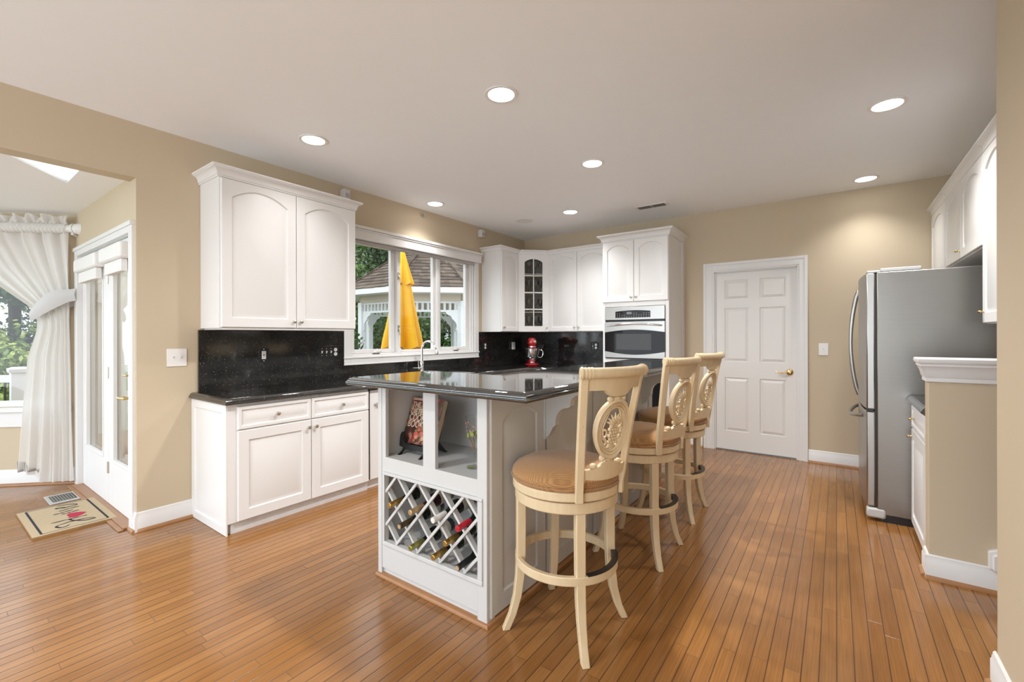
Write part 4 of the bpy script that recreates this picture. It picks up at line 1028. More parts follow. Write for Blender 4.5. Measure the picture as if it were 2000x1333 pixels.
place_stool(s1, seat1, (-1.02, 1.825), -19.5)

# ------------------------------------------------------------------ refrigerator
FX = .235; FY0, FY1 = 4.115, 5.02
rf = empty('refrigerator', (.62, 4.57, 0), 'stainless steel bottom freezer refrigerator standing between half wall and back wall', 'refrigerator')
g = G(); g.box(FX, XR-.03, FY0, FY1, .055, 1.785); build('body', g, STEELS, rf, bevel=.006)
g = G(); g.box(FX+.02, XR-.05, FY0+.02, FY1-.02, 0, .055); g.box(FX-.012, FX+.0, FY0+.006, FY1-.006, .10, 1.775); build('plinth', g, BLACK, rf, smooth=0)
def bowed(z0, z1):
    g = G(); n = 18; pts = []
    for i in range(n+1):
        t = i/n; pts.append((FX-.058-.030*math.sin(PI*t)**.8, FY0+(FY1-FY0)*t))
    poly = [(FX-.010, FY1), (FX-.010, FY0)]+pts
    g.prism([(x, y, z0) for x, y in poly], (0, 0, z1-z0)); return g
ud = build('upper_door', bowed(.80, 1.782), STEEL, rf, bevel=.008)
ld = build('freezer_drawer', bowed(.105, .785), STEEL, rf, bevel=.008)
g = G(); hy = 4.90; n = 16
g.tube([(FX-.075-.058*math.sin(PI*i/n)**.7, hy-.0*i, .80+.9*i/n+.02) for i in range(n+1)], [.014+.004*abs(math.cos(PI*i/n)) for i in range(n+1)], 10); build('handle', g, STEEL, ud)
g = G(); g.tube([(FX-.070-.075*math.sin(PI*i/n)**.6, FY0+.14+.62*i/n, .735-.03*math.sin(PI*i/n)) for i in range(n+1)], .014, 10); build('handle', g, STEEL, ld)
g = G(); g.box(FX-.055, FX+.03, FY0+.01, FY0+.10, 1.783, 1.80); g.box(FX+.02, FX+.24, FY0+.004, FY0+.06, 1.785, 1.812); build('hinge_cover', g, GREYP, rf, bevel=.006)
g = G(); g.box(FX-.06, FX+.05, FY0-.004, FY0+.06, .022, .095); build('foot_cover', g, M('light_grey_plastic', (.50,.50,.49), .4), rf, bevel=.015)
g = G(); g.box(FX-.062, FX-.052, FY0+.05, FY0+.075, 1.66, 1.69); build('badge', g, GREYP, ud, smooth=0)
g = G(); g.box(FX-.06, FX-.02, FY0-.001, FY0+.02, .782, .803); build('hinge_cover', g, BLACK, rf, smooth=0)

# ------------------------------------------------------------------ right hand cabinets
XRU = .735
def rup(name, y0, y1, z0, label, doors, extra=None):
    e = empty(name, (.92, (y0+y1)/2, z0), label, 'cabinet')
    g = G(); g.box(XRU, XR, y0, y1, z0, 2.44); build('body', g, WHITE, e, bevel=.002)
    f_ = Fr((XRU, 0, 0), (0, -1, 0), (-1, 0, 0))
    for (a, b, kn_) in doors:
        o = cab_door('door', f_, -b, -a, z0+.006, 2.43, e, .06, None, stile=.06, top=.05)
        if kn_: oval_knob(f_, -kn_, z0+.06 if z0 > 1.6 else z0+.075, .02, o)
    crown([(XR, y0), (XR, y1), (XRU, y1), (XRU, y0)], [0, 0, 1, 0], 2.43, 2.505, .05, e)
    return e
rup('wall_cabinet', 4.985, YB, 1.40, 'narrow white upper cabinet beyond the refrigerator against the back wall', [(5.0, 5.64, None)])
rup('wall_cabinet', 3.86, 4.98, 1.875, 'white two door cabinet over the refrigerator with one brass knob', [(4.43, 4.975, 4.46), (3.865, 4.425, None)])
rup('wall_cabinet', 3.34, 3.855, 1.40, 'white upper cabinet hung above the half wall, nearest the camera', [(3.345, 3.85, 3.82)])
rb = empty('base_cabinet', (.75, 3.78, 0), 'white base cabinet with drawer and door between half wall and refrigerator', 'cabinet')
XRB = .43
g = G(); g.box(XRB, XR, 3.452, 4.09, .08, .878); g.box(XRB+.06, XR, 3.452, 4.09, 0, .08); build('body', g, WHITE, rb, bevel=.002)
f_ = Fr((XRB, 0, 0), (0, -1, 0), (-1, 0, 0))
g = G(); panel_door(g, f_, -4.03, -3.46, .715, .862, 0, .022); o = build('drawer', g, WHITE, rb, smooth=35); oval_knob(f_, -3.90, .785, .02, o)
o = cab_door('door', f_, -4.03, -3.46, .07, .705, rb, 0, None, stile=.06); oval_knob(f_, -4.0, .655, .02, o)
counter('countertop', [(.395, 3.452), (XR, 3.452), (XR, 4.095), (.395, 4.095)], [0, 0, 0, 1], .92, GRANITE, 'short black granite countertop beside the refrigerator behind half wall')

# ------------------------------------------------------------------ ceiling fixtures
lights = [((-1.638, 2.146), 'recessed light lowest over the island, nearest the camera'), ((.265, 3.69), 'recessed light above the refrigerator aisle on the right'),
          ((-3.145, 1.816), 'recessed light near the wide upper cabinet on the left'), ((-1.671, 3.462), 'recessed light over the middle of the island'),
          ((-3.583, 3.488), 'recessed light above the sink window'), ((-2.537, 4.665), 'recessed light in front of the corner cabinets, farthest back'),
          ((.226, 5.319), 'recessed light washing the back wall beside the panelled door'),
          ((-2.2, -.2), 'added unseen fill light behind the camera on the left'), ((-.4, -1.4), 'added unseen fill light behind the camera on the right')]  # these two are unseen, added to brighten the room
for (x, y), lb in lights:
    dim = next((v for k, v in (('behind', .7), ('wide upper', .13), ('washing', .22), ('sink window', .2), ('corner cabinets', .34), ('aisle', .6)) if k in lb), 1.0)
    e = empty('recessed_light', (x, y, ZC), lb, 'ceiling light', 'recessed ceiling lights')
    g = G(); g.lathe([(.072, -.001), (.100, -.001), (.102, -.004), (.098, -.008), (.080, -.007), (.076, .0), (.072, .0)], (x, y, ZC), n=32); build('trim_ring', g, WPLAST, e)
    g = G(); g.lathe([(0, -.004), (.070, -.004), (.077, -.003), (.077, -.0005), (0, -.0005)], (x, y, ZC), n=32); build('lens', g, LAMP, e)
    ld_ = bpy.data.lights.new('can_lamp', 'SPOT'); ld_.energy = CAN_W*dim; ld_.spot_size = math.radians(165 if 'island' in lb or 'behind' in lb else 120); ld_.spot_blend = 1.0; ld_.shadow_soft_size = .08; ld_.color = (1, .99, .98)
    lo = bpy.data.objects.new('can_lamp', ld_); COL.objects.link(lo); lo.parent = e; lo.location = (0, 0, -.02)
e = empty('ceiling_speaker', (-3.199, 4.669, ZC), 'round white ceiling speaker cover above the corner cabinets', 'speaker')
g = G(); g.lathe([(.085, -.0005), (.11, -.0005), (.11, -.006), (.10, -.009), (.085, -.006)], (-3.199, 4.669, ZC), n=32); build('trim_ring', g, WPLAST, e)
g = G(); g.lathe([(0, -.003), (.084, -.003), (.084, -.0005), (0, -.0005)], (-3.199, 4.669, ZC), n=32); build('grille', g, M('speaker_grille', (.60,.59,.57), .8), e)
e = empty('air_vent', (-1.677, 4.995, ZC), 'white ceiling air vent with dark slots above the oven cabinet', 'vent')
g = G(); g.box(-1.86, -1.495, 4.925, 5.065, ZC-.008, ZC-.0005); build('vent_frame', g, WPLAST, e, bevel=.004)
g = G(); g.box(-1.83, -1.69, 4.95, 5.04, ZC-.0095, ZC-.0075); g.box(-1.665, -1.53, 4.95, 5.04, ZC-.0095, ZC-.0075); build('slots', g, DARK, e, smooth=0)
g = G()
for k in range(5): g.box(-1.83, -1.53, 4.955+k*.018, 4.959+k*.018, ZC-.012, ZC-.009)
build('louvers', g, M('grey_vent_louver', (.25,.24,.23), .5), e, smooth=0)
for y, lb in ((2.54, 'small grey white sensor box on wall above the wide upper cabinet'), (4.585, 'small grey white sensor box on wall above the window corner')):
    e = empty('motion_sensor', (XW, y, 2.65), lb, 'sensor', 'small sensors high on the sink wall')
    g = G(); FW.box(g, y-.038, y+.038, 2.655, 2.755, 0, .07); build('housing', g, M('sensor_plastic', (.62,.61,.59), .5), e, bevel=.012)
    g = G(); FW.box(g, y-.02, y+.025, 2.675, 2.715, .068, .072); build('lens_window', g, GREYP, e, bevel=.001)
e = empty('sprinkler_head', (XW, 3.567, 2.72), 'small metal sprinkler head on wall above the window', 'sprinkler')
g = G(); g.lathe([(0, 0), (.03, 0), (.028, .006), (.012, .008), (.010, .04), (.018, .042), (.018, .046), (0, .046)], FW.P(3.567, 2.74, 0), FW.N, 14); build('nozzle', g, NICKEL, e)

# ------------------------------------------------------------------ sunroom
SZ = 2.458; BX, BYY = -5.62, .985; s2 = math.sqrt(.5)
def bay(s, d=0): return (BX-s*s2+d*s2, BYY-s*s2-d*s2)
g = G()                                            # ceiling with the skylight notch
e1 = bay(2.3); pol = [(XW-WT+.01, YR), (XW-WT+.01, .30), (-4.532, .721), (XW-WT+.01, .715), (XW-WT+.01, BYY+.05), (BX, BYY+.05), e1, (e1[0], YR)]
bm_pts = [(p[0], p[1]) for p in pol]
g.prism([(p[0], p[1], SZ) for p in pol], (0, 0, .10)); build('ceiling_sunroom', g, CEIL, None, smooth=0, kind='structure')
def mat_bright_panel():
    m = bpy.data.materials.new('bright_skylight_panel'); m.use_nodes = True; b = NB(m.node_tree); m.node_tree.nodes.remove(m.node_tree.nodes['Principled BSDF'])
    t = b.new('ShaderNodeBsdfTranslucent'); t.inputs[0].default_value = (.95,.95,.95,1); b.l.new(t.outputs[0], m.node_tree.nodes['Material Output'].inputs[0]); return m
g = G(); g.prism([(XW-WT+.005, .28, SZ+.012), (-4.545, .726, SZ+.012), (XW-WT+.005, .722, SZ+.012)], (0, 0, .004)); build('window_3', g, mat_bright_panel(), None, smooth=0, kind='structure')  # translucent panel added so the skylight well shows bright white
g = G(); Fp = Fr((0, YO+.005, 0), (1, 0, 0), (0, -1, 0))   # patio door wall (faces the camera side)
DX0, DX1, DZ = -5.545, -3.955, 2.075
g.box(BX-.02, DX0, YO+.0, YO+.13, 0, SZ+.1); g.box(DX0, XW-WT, YO, YO+.13, DZ+.02, SZ+.1); 
build('wall_patio', g, TAN, None, smooth=0, kind='structure')
g = G()                                            # angled bay wall with its window
Fy = Fr((*bay(0), 0), (-s2, -s2, 0), (s2, -s2, 0))
bw0, bw1, bz0, bz1 = .165, 1.85, .70, 2.10
for a in ((0, bw0, 0, SZ+.1), (bw1, 2.3, 0, SZ+.1), (bw0, bw1, 0, bz0), (bw0, bw1, bz1, SZ+.1)): Fy.box(g, a[0], a[1], a[2], a[3], -.12, 0)
build('wall_bay', g, TAN, None, smooth=0, kind='structure')
a, b = bay(0), bay(2.3); baseboard('baseboard_bay', a, b, (s2, -s2), .14)
w2 = empty('window_2', (*bay(1.0), bz0), kind='structure')
g = G()
Fy.box(g, bw0-.075, bw0, bz0-.04, bz1, 0, .022); Fy.box(g, bw1, bw1+.075, bz0-.04, bz1, 0, .022); Fy.box(g, bw0-.075, bw1+.075, bz1, bz1+.08, 0, .022)
Fy.box(g, bw0-.075, bw1+.075, bz0-.175, bz0-.03, 0, .02); Fy.box(g, bw0-.09, bw1+.09, bz0-.04, bz0, 0, .05)
for q in ((bw0, bw0+.05, bz0, bz1), (bw1-.05, bw1, bz0, bz1), (bw0+.05, bw1-.05, bz0, bz0+.05), (bw0+.05, bw1-.05, bz1-.05, bz1)): Fy.box(g, *q, -.10, -.02)
build('casing', g, TRIM, w2, bevel=.003)
g = G(); Fy.box(g, bw0+.04, bw1-.04, bz0+.04, bz1-.04, -.07, -.066); build('pane', g, PANE, w2, smooth=0)

# folding glazed patio doors
XM = -4.665
def patio_leaf(name, x0, x1, blind_drop, label=None):
    e = empty(name, ((x0+x1)/2, YO, 0), kind='structure')
    f_ = Fr((0, YO+.02, 0), (1, 0, 0), (0, -1, 0)); z0, z1 = .015, DZ-.02; st_ = .135; bot = .42 if False else .345
    g = G(); f_.box(g, x0, x0+st_, z0, z1, -.045, 0); f_.box(g, x1-st_, x1, z0, z1, -.045, 0); f_.box(g, x0+st_, x1-st_, z0, z0+bot, -.045, 0); f_.box(g, x0+st_, x1-st_, z1-.15, z1, -.045, 0)
    for q in ((x0+st_, x0+st_+.022, z0+bot, z1-.15), (x1-st_-.022, x1-st_, z0+bot, z1-.15), (x0+st_+.022, x1-st_-.022, z0+bot, z0+bot+.022), (x0+st_+.022, x1-st_-.022, z1-.172, z1-.15)): f_.box(g, *q, -.02, .006)
    build('door_frame', g, TRIM, e, bevel=.003)
    g = G(); f_.box(g, x0+st_-.005, x1-st_+.005, z0+bot, z1-.15, -.026, -.022); build('pane', g, PANE, e, smooth=0)
    g = G(); f_.box(g, x0+.07, x1-.07, z1-.16, z1-.045, .001, .075); bl = build('shade_cassette', g, WPLAST, e, bevel=.018, seg=3)
    g = G(); f_.box(g, x0+st_-.01, x1-st_+.01, z1-.25, z1-.162, .012, .05); build('folded_shade', g, M('pleated_shade', (.80,.79,.77), .8), bl, bevel=.004)
    return e
pl1 = patio_leaf('door_2', DX0+.045, XM-.002, 0); pl2 = patio_leaf('door_3', XM+.002, DX1-.02, 0)
g = G(); f_ = Fr((0, YO+.02, 0), (1, 0, 0), (0, -1, 0))
x = DX1-.02-.06
f_.box(g, x-.017, x+.017, .82, 1.13, 0, .008); build('handle_plate', g, NICKEL, pl2, bevel=.006)
g = G(); g.tube([f_.P(x, .90, .008), f_.P(x, .90, .05), f_.P(x-.03, .90, .058), f_.P(x-.12, .898, .058)], .009, 8); g.ell(f_.P(x-.03, .90, .04), .014, .02, .014, 10, 8); build('lever_handle', g, BRASS, pl2)
g = G(); g.tube([f_.P(x, 1.06, .008), f_.P(x, 1.06, .035), f_.P(x-.05, 1.06, .04)], .007, 8); build('thumb_turn', g, BRASS, pl2)
for zz in (.30, 1.05, 1.80):
    g = G(); f_.box(g, XM-.02, XM+.02, zz-.045, zz+.045, 0, .004); g.tube([f_.P(XM, zz-.045, .006), f_.P(XM, zz+.045, .006)], .006, 8); build('hinge', g, NICKEL, pl2)
g = G()
f_.box(g, DX0-.05, DX0+.045, 0, DZ-.015, -.08, .04); f_.box(g, DX0-.05, DX1+.055, DZ-.015, DZ+.055, -.08, .04); f_.box(g, DX0-.055, DX1+.06, DZ+.03, DZ+.06, .02, .05); f_.box(g, DX1-.02, DX1+.055, 0, DZ-.015, -.08, .04)
build('trim_4', g, TRIM, None, smooth=0, kind='structure', bevel=.003)
g = G(); f_.box(g, DX0+.03, DX1-.02, 0, .014, -.04, .07); f_.box(g, DX0+.03, DX1-.0, 0, .008, .07, .10); build('trim_5', g, WOODS, None, smooth=0, kind='structure', bevel=.003)

# curtain on the bay window
def lerp_tab(tab, z):
    for (z0, a0), (z1, a1) in zip(tab, tab[1:]):
        if z0 >= z >= z1: return a0+(a1-a0)*(z0-z)/(z0-z1)
    return tab[-1][1] if z < tab[-1][0] else tab[0][1]
LEFT = [(2.40, .98), (2.20, .95), (1.95, .74), (1.78, .545), (1.60, .32), (1.48, .268), (1.40, .27), (1.15, .345), (.70, .385), (.18, .415), (.03, .43)]
RIGHT = [(2.40, .045), (2.24, .03), (1.74, .02), (1.48, .035), (1.0, .02), (.45, .008), (.03, -.005)]
cur = empty('curtain', (*bay(.4, .1), 0), 'white sheer curtain tied back at the sunroom bay window', 'curtain')
def cfn(u, v):
    z = 2.335-v*(2.335-.04); l, r = lerp_tab(LEFT, z), lerp_tab(RIGHT, z); wd = l-r
    if z < .3: z = z+ (.13*max(0, (u-.55)/.45)**1 if v > .97 else 0)
    amp = .022*(.35+.65*min(1, wd/.5)); ph = 17*u+1.1*math.sin(5*u)+.6*math.sin(3*v)
    s = r+wd*(u+.010*math.sin(40*u+4*v))
    d = .085+amp*math.sin(ph*2)+.012*math.sin(ph*4.3+2*v)
    p = bay(s, d); return (p[0], p[1], z)
g = G(); g.grid(cfn, 150, 70); build('drape', g, SHEER, cur, smooth=180)
def rfn(u, v):                                     # ruffled heading above and gathered pocket round the rod
    s = .03+.97*u; z = 2.33+.085*v
    d = .10+.035*math.sin(60*u+2.5*v)*(.3+.7*v)+.012*math.sin(143*u)
    p = bay(s, d); return (p[0], p[1], z+.014*math.sin(47*u)*v)
g = G(); g.grid(rfn, 220, 6)
def pfn(u, v):
    a = 2*PI*v; r = .043+.006*math.sin(190*u+3*math.sin(v*6)); p = bay(.03+.97*u, .10+r*math.cos(a)); return (p[0], p[1], 2.305+r*math.sin(a))
g.grid(pfn, 240, 12); build('gathered_heading', g, SHEER, cur, smooth=180)
g = G()
def tfn(u, v):
    s = .285-.335*u; d = .145+.035*math.sin(PI*min(1, u*1.0))-.02*u; zc = 1.525+.19*u+.03*math.sin(PI*u); h = .055+.028*math.sin(PI*min(1, u*1.15))
    p = bay(s, d+.02*math.cos((v-.5)*PI)); return (p[0], p[1], zc+(v-.5)*2*h)
g.grid(tfn, 26, 8); g.grid(lambda u, v: tfn(u, v)[:2]+(tfn(u, v)[2]-.0,) if False else (bay(.285-.335*u, .02+.05*(1-u))[0], bay(.285-.335*u, .02+.05*(1-u))[1], 1.525+.19*u+(v-.5)*.10), 14, 3)
build('tieback', g, M('white_tieback_fabric', (.60,.60,.60), .85), cur, smooth=180)
rod = empty('curtain_rod', (*bay(.3, .1), 2.3), 'white curtain rod with egg shaped finial beside patio doors', 'curtain rod')
g = G(); g.tube([(*bay(-.005, .10), 2.305), (*bay(1.3, .10), 2.305)], .034, 14); build('pole', g, TRIM, rod)
q = bay(-.075, .10); g = G(); g.ell((q[0], q[1], 2.305), .075, .052, .052, 20, 12, Matrix.Rotation(math.radians(45), 3, 'Z')); q2 = bay(-.015, .10); g.lathe([(.036, -.012), (.046, -.008), (.046, .008), (.036, .012)], (q2[0], q2[1], 2.305), (s2, s2, 0), 18); build('finial', g, TRIM, rod)
g = G(); a = bay(.0, .0); b = bay(.0, .10); g.bar((a[0], a[1], 2.25), (b[0], b[1], 2.262), .02, .02); build('bracket', g, TRIM, rod, smooth=0)

# doormat and floor vent
mt = empty('doormat', (-4.58, .735, 0), 'beige doormat with black home lettering and red heart by patio doors', 'doormat')
MX0, MX1, MY0, MY1, MZ = -4.945, -4.262, .512, .94, .016
g = G(); g.box(MX0, MX1, MY0, MY1, .0005, MZ-.003); build('backing', g, COIRE, mt, smooth=0)
g = G(); g.box(MX0, MX1, MY0, MY1, MZ-.003, MZ); build('pile', g, COIR, mt, bevel=.002)
def stroke(pts, wds, z=MZ+.0006, n=10):
    P = []
    for i in range(len(pts)-1):                    # Catmull-Rom
        p0 = Vector(pts[max(0, i-1)]); p1 = Vector(pts[i]); p2 = Vector(pts[i+1]); p3 = Vector(pts[min(len(pts)-1, i+2)])
        for k in range(n):
            t = k/n; P.append(.5*((2*p1)+(-p0+p2)*t+(2*p0-5*p1+4*p2-p3)*t*t+(-p0+3*p1-3*p2+p3)*t**3))
    P.append(Vector(pts[-1])); m = len(P); vs_ = []; fs = []
    for i in range(m):
        d = (P[min(m-1, i+1)]-P[max(0, i-1)]).normalized(); nn = Vector((-d.y, d.x)); wd = wds[0]+(wds[1]-wds[0])*abs(math.sin(PI*i/(m-1)*3))
        vs_ += [(P[i]+nn*wd).to_tuple(), (P[i]-nn*wd).to_tuple()]
    for i in range(m-1): fs.append((2*i, 2*i+1, 2*i+3, 2*i+2))
    return vs_, fs
g = G()
for pts in ([(-4.353, 0.703), (-4.332, 0.678), (-4.332, 0.656), (-4.357, 0.642), (-4.379, 0.639), (-4.397, 0.653), (-4.408, 0.676), (-4.42, 0.714), (-4.415, 0.749), (-4.416, 0.781), (-4.404, 0.814), (-4.375, 0.835), (-4.365, 0.835), (-4.364, 0.814), (-4.369, 0.785), (-4.4, 0.756), (-4.431, 0.738)],
            [(-4.482, 0.629), (-4.486, 0.679), (-4.486, 0.724), (-4.485, 0.77), (-4.486, 0.806), (-4.484, 0.817)],
            [(-4.486, 0.722), (-4.444, 0.729), (-4.428, 0.737)],
            [(-4.687, 0.667), (-4.688, 0.694), (-4.693, 0.715), (-4.701, 0.74), (-4.714, 0.778)],
            [(-4.654, 0.708), (-4.649, 0.732), (-4.657, 0.761), (-4.668, 0.805)],
            [(-4.748, 0.706), (-4.75, 0.731), (-4.761, 0.75), (-4.767, 0.782), (-4.767, 0.823)],
            [(-4.899, 0.72), (-4.891, 0.753), (-4.881, 0.788), (-4.859, 0.81), (-4.835, 0.822), (-4.818, 0.8), (-4.817, 0.768), (-4.813, 0.739), (-4.82, 0.716), (-4.839, 0.704), (-4.847, 0.717), (-4.84, 0.738), (-4.821, 0.754)]):
    v_, f_2 = stroke(pts, (.0042, .0085)); g.add([(x, y, MZ+.0008) for x, y in v_], f_2)
for x in (MX0+.022, MX1-.03): g.box(x-.0025, x+.0025, MY0+.045, MY1-.045, MZ, MZ+.001)
for y in (MY0+.045, MY1-.045): g.box(MX0+.022, MX1-.03, y-.006, y+.006, MZ, MZ+.001)
build('home_lettering', g, INK, mt, smooth=0)
g = G(); hp_ = [(-4.569, 0.83), (-4.606, 0.803), (-4.627, 0.771), (-4.63, 0.745), (-4.602, 0.726), (-4.58, 0.727), (-4.559, 0.734), (-4.547, 0.726), (-4.527, 0.724), (-4.511, 0.737), (-4.499, 0.763), (-4.525, 0.796)]
g.prism([(x, y, MZ) for x, y in hp_], (0, 0, .001)); build('heart', g, HEARTR, mt, smooth=0)
fv = empty('floor_vent', (-5.18, .80, 0), 'grey metal floor vent in the oak floor behind doormat', 'vent')
g = G(); g.box(-5.32, -5.03, .70, .89, .0005, .006); build('vent_frame', g, M('light_grey_metal', (.55,.55,.54), .4, .4), fv, bevel=.002)
g = G(); g.box(-5.28, -5.08, .725, .865, .006, .0068); build('grille_well', g, DARK, fv, smooth=0)
g = G()
for k in range(8): g.box(-5.28, -5.08, .730+k*.0165, .741+k*.0165, .0068, .0085)
build('louvers', g, M('pewter_louver', (.26,.26,.24), .4, .5), fv, smooth=0)

# ------------------------------------------------------------------ outdoors
g = G(); g.box(-40, -4.0, -20, 34, -.75, -.65); build('ground', g, GRASS, None, smooth=0, kind='structure')
g = G(); g.box(-8.6, XW-WT-.01, 1.1, 6.5, -.30, -.13); build('deck', g, DECK, None, smooth=0, kind='structure')
# gazebo
GC = Vector((-8.53, 8.14, 0)); PH = math.atan2(-8.14, 8.53)
gz = empty('gazebo', (GC.x, GC.y, -.65), 'white octagonal gazebo with brown shingled roof outside the sink window', 'gazebo')
def oc(r_ap, k, z): a = PH+PI/8+k*PI/4; R_ = r_ap/math.cos(PI/8); return Vector((GC.x+R_*math.cos(a), GC.y+R_*math.sin(a), z))
AE, ZE, ZA = 2.0, 2.40, 3.92
g = G(); random.seed(21)
for k in range(8):                                 # shingle courses on every facet
    a0, a1 = oc(AE+.03, k, ZE), oc(AE+.03, k+1, ZE); ap = Vector((GC.x, GC.y, ZA)); rows_ = 17
    nrm_ = (a1-a0).cross(ap-a0).normalized()
    if nrm_.z < 0: nrm_ = -nrm_
    for r in range(rows_):
        t0, t1 = r/rows_, min(1, (r+1.25)/rows_)
        l0, r0 = a0.lerp(ap, t0), a1.lerp(ap, t0); l1, r1_ = a0.lerp(ap, t1), a1.lerp(ap, t1)
        m = max(1, int((r0-l0).length/.13)); cuts = [0]+sorted(min(.99, max(.01, (i+random.uniform(-.22, .22))/m)) for i in range(1, m))+[1]
        for i in range(m):
            u0_, u1_ = cuts[i], cuts[i+1]
            b0, b1 = l0.lerp(r0, u0_), l0.lerp(r0, u1_); c0, c1 = l1.lerp(r1_, u0_), l1.lerp(r1_, u1_); li = nrm_*(.022+random.uniform(0, .008)); lo_ = nrm_*.004
            dr = (b0-c0)*random.uniform(0, .06)
            g.add([b0+li+dr, b1+li+dr, c1+lo_, c0+lo_, b0+dr, b1+dr, c1-lo_, c0-lo_], [(0,1,2,3), (7,6,5,4), (0,4,5,1), (1,5,6,2), (2,6,7,3), (3,7,4,0)])
rfp = build('roof', g, SHINGLE, gz, smooth=0)
g = G()
for k in range(8):
    a = oc(AE+.03, k, ZE+.03); ap = Vector((GC.x, GC.y, ZA+.03))
    for i in range(16): g.bar(a.lerp(ap, i/16), a.lerp(ap, (i+1.15)/16)+Vector((0,0,.0)), .13, .03)
build('hip_caps', g, SHINGLE, rfp, smooth=0)
g = G(); OCT = [oc(AE, k, 0) for k in range(8)]
g.slab([(p.x, p.y) for p in OCT], [(0, ZE-.12), (0.03, ZE-.12), (.03, ZE), (0, ZE)]); build('fascia', g, GZWHITE, gz, smooth=0)
AP_ = 1.62; g = G()
for k in range(8):
    a, b = oc(AP_, k, 2.20), oc(AP_, k+1, 2.20); g.bar(a, b, .10, .16)
build('beam', g, GZTAUPE, gz, smooth=0)
for k in range(8):
    a = oc(AP_, k, -.65); g = G(); g.box(a.x-.065, a.x+.065, a.y-.065, a.y+.065, -.65, 2.13); build('post', g, GZWHITE, gz, bevel=.006)
for k in range(8):
    a, b = oc(AP_, k, 0), oc(AP_, k+1, 0); d = (b-a); L_ = d.length; d.normalize(); g = G()
    zt_, zb_ = 2.10, 1.90
    for z in (zt_, zb_): g.bar(a+Vector((0,0,z)), b+Vector((0,0,z)), .045, .045)
    for i in range(1, 11): p = a+d*(L_*i/11); g.box(p.x-.02, p.x+.02, p.y-.02, p.y+.02, zb_, zt_)
    build('frieze', g, GZWHITE, gz, smooth=0)
    nn = Vector((-d.y, d.x, 0))
    for s, base in ((1, a), (-1, b)):
        pr = [(.06, 1.88), (.34, 1.88), (.33, 1.84)]+[(.33-.13*math.sin(PI/2*i/6), 1.72+.10*math.cos(PI/2*i/6)) for i in range(1, 7)]+[(.17, 1.70)]+[(.17-.08*math.sin(PI/2*i/6), 1.52+.16*math.cos(PI/2*i/6)) for i in range(1, 7)]+[(.10, 1.48), (.06, 1.45)]
        g = G(); g.prism([base+d*s*u+Vector((0,0,z))-nn*.02 for u, z in pr], nn*.04); build('bracket', g, GZWHITE, gz, smooth=30)
for k in range(8):
    if k == 3: continue
    a, b = oc(AP_, k, 0), oc(AP_, k+1, 0); d = b-a; g = G()
    for z in (.25, -.38): g.bar(a+Vector((0,0,z)), b+Vector((0,0,z)), .05, .06)
    for i in range(1, 13): p = a+d*(i/13); g.box(p.x-.015, p.x+.015, p.y-.015, p.y+.015, -.38, .25)
    build('railing', g, GZWHITE, gz, smooth=0)
g = G(); g.slab([(oc(1.8, k, 0).x, oc(1.8, k, 0).y) for k in range(8)], [(0, -.649), (0, -.50)]); build('platform', g, DECK, gz, smooth=0)
# closed patio umbrella
UX, UY = -5.12, 4.33
um = empty('patio_umbrella', (UX, UY, -.13), 'closed yellow patio umbrella standing outside the window', 'umbrella')
def ufn(z0, z1, r0, r1, ph, scal=0):
    def fn(u, v):
        a = 2*PI*u; z = z0+(z1-z0)*v; r = r0+(r1-r0)*v**.9
        pl = 1+.40*v*math.cos(7*a+ph)+.10*math.sin(3*a+1.3)*v
        zz = z-(scal*abs(math.sin(4*a+ph/2)) if v > .92 else 0)*(v-.92)/.08
        return (UX+r*pl*math.cos(a), UY+r*pl*math.sin(a), zz)
    return fn
g = G(); g.grid(ufn(2.46, 1.19, .05, .225, .4, .05), 96, 30, True); build('canopy', g, YELLOW, um, smooth=180)
g = G(); g.grid(ufn(2.56, 2.10, .03, .125, .4, .03), 96, 16, True); build('vent_cap', g, YELLOW, um, smooth=180)
g = G(); g.tube([(UX, UY, -.12), (UX, UY, 2.58)], .022, 10); g.ell((UX, UY, 2.60), .03, .03, .035, 10, 8); build('pole', g, GREYP, um)
g = G(); g.lathe([(0, -.129), (.28, -.129), (.27, -.08), (.05, -.05), (.04, .15), (0, .15)], (UX, UY, 0), n=24); build('base', g, BLACK, um)
# deck railing outside the bay window
dr = empty('deck_railing', (-8.15, .87, -.65), 'white deck railing with dark balusters outside the bay window', 'railing')
p0 = Vector((-8.15, .87, 0)); dv = Vector((-s2, -s2, 0)); g = G(); g.box(p0.x-.075, p0.x+.075, p0.y-.075, p0.y+.075, -.65, .90); pst = build('post', g, GZWHITE, dr, bevel=.004)
g = G(); g.slab([(p0.x-.075, p0.y-.075), (p0.x+.075, p0.y-.075), (p0.x+.075, p0.y+.075), (p0.x-.075, p0.y+.075)], [(0, .90), (.015, .90), (.022, .935), (.022, .945), (-.02, .965)]); build('post_cap', g, GZWHITE, pst, smooth=0)
g = G(); g.bar(p0+Vector((0,0,.82)), p0+dv*3+Vector((0,0,.82)), .08, .09); build('top_rail', g, GZWHITE, dr, bevel=.006)
g = G(); g.bar(p0+Vector((0,0,.06)), p0+dv*3+Vector((0,0,.06)), .06, .06); build('bottom_rail', g, GZWHITE, dr, bevel=.006)
for i in range(1, 14):
    q = p0+dv*(.15+.2*(i-1)); g = G(); g.tube([(q.x, q.y, .06), (q.x, q.y, .80)], .013, 8); build('baluster', g, BLACKM, dr)
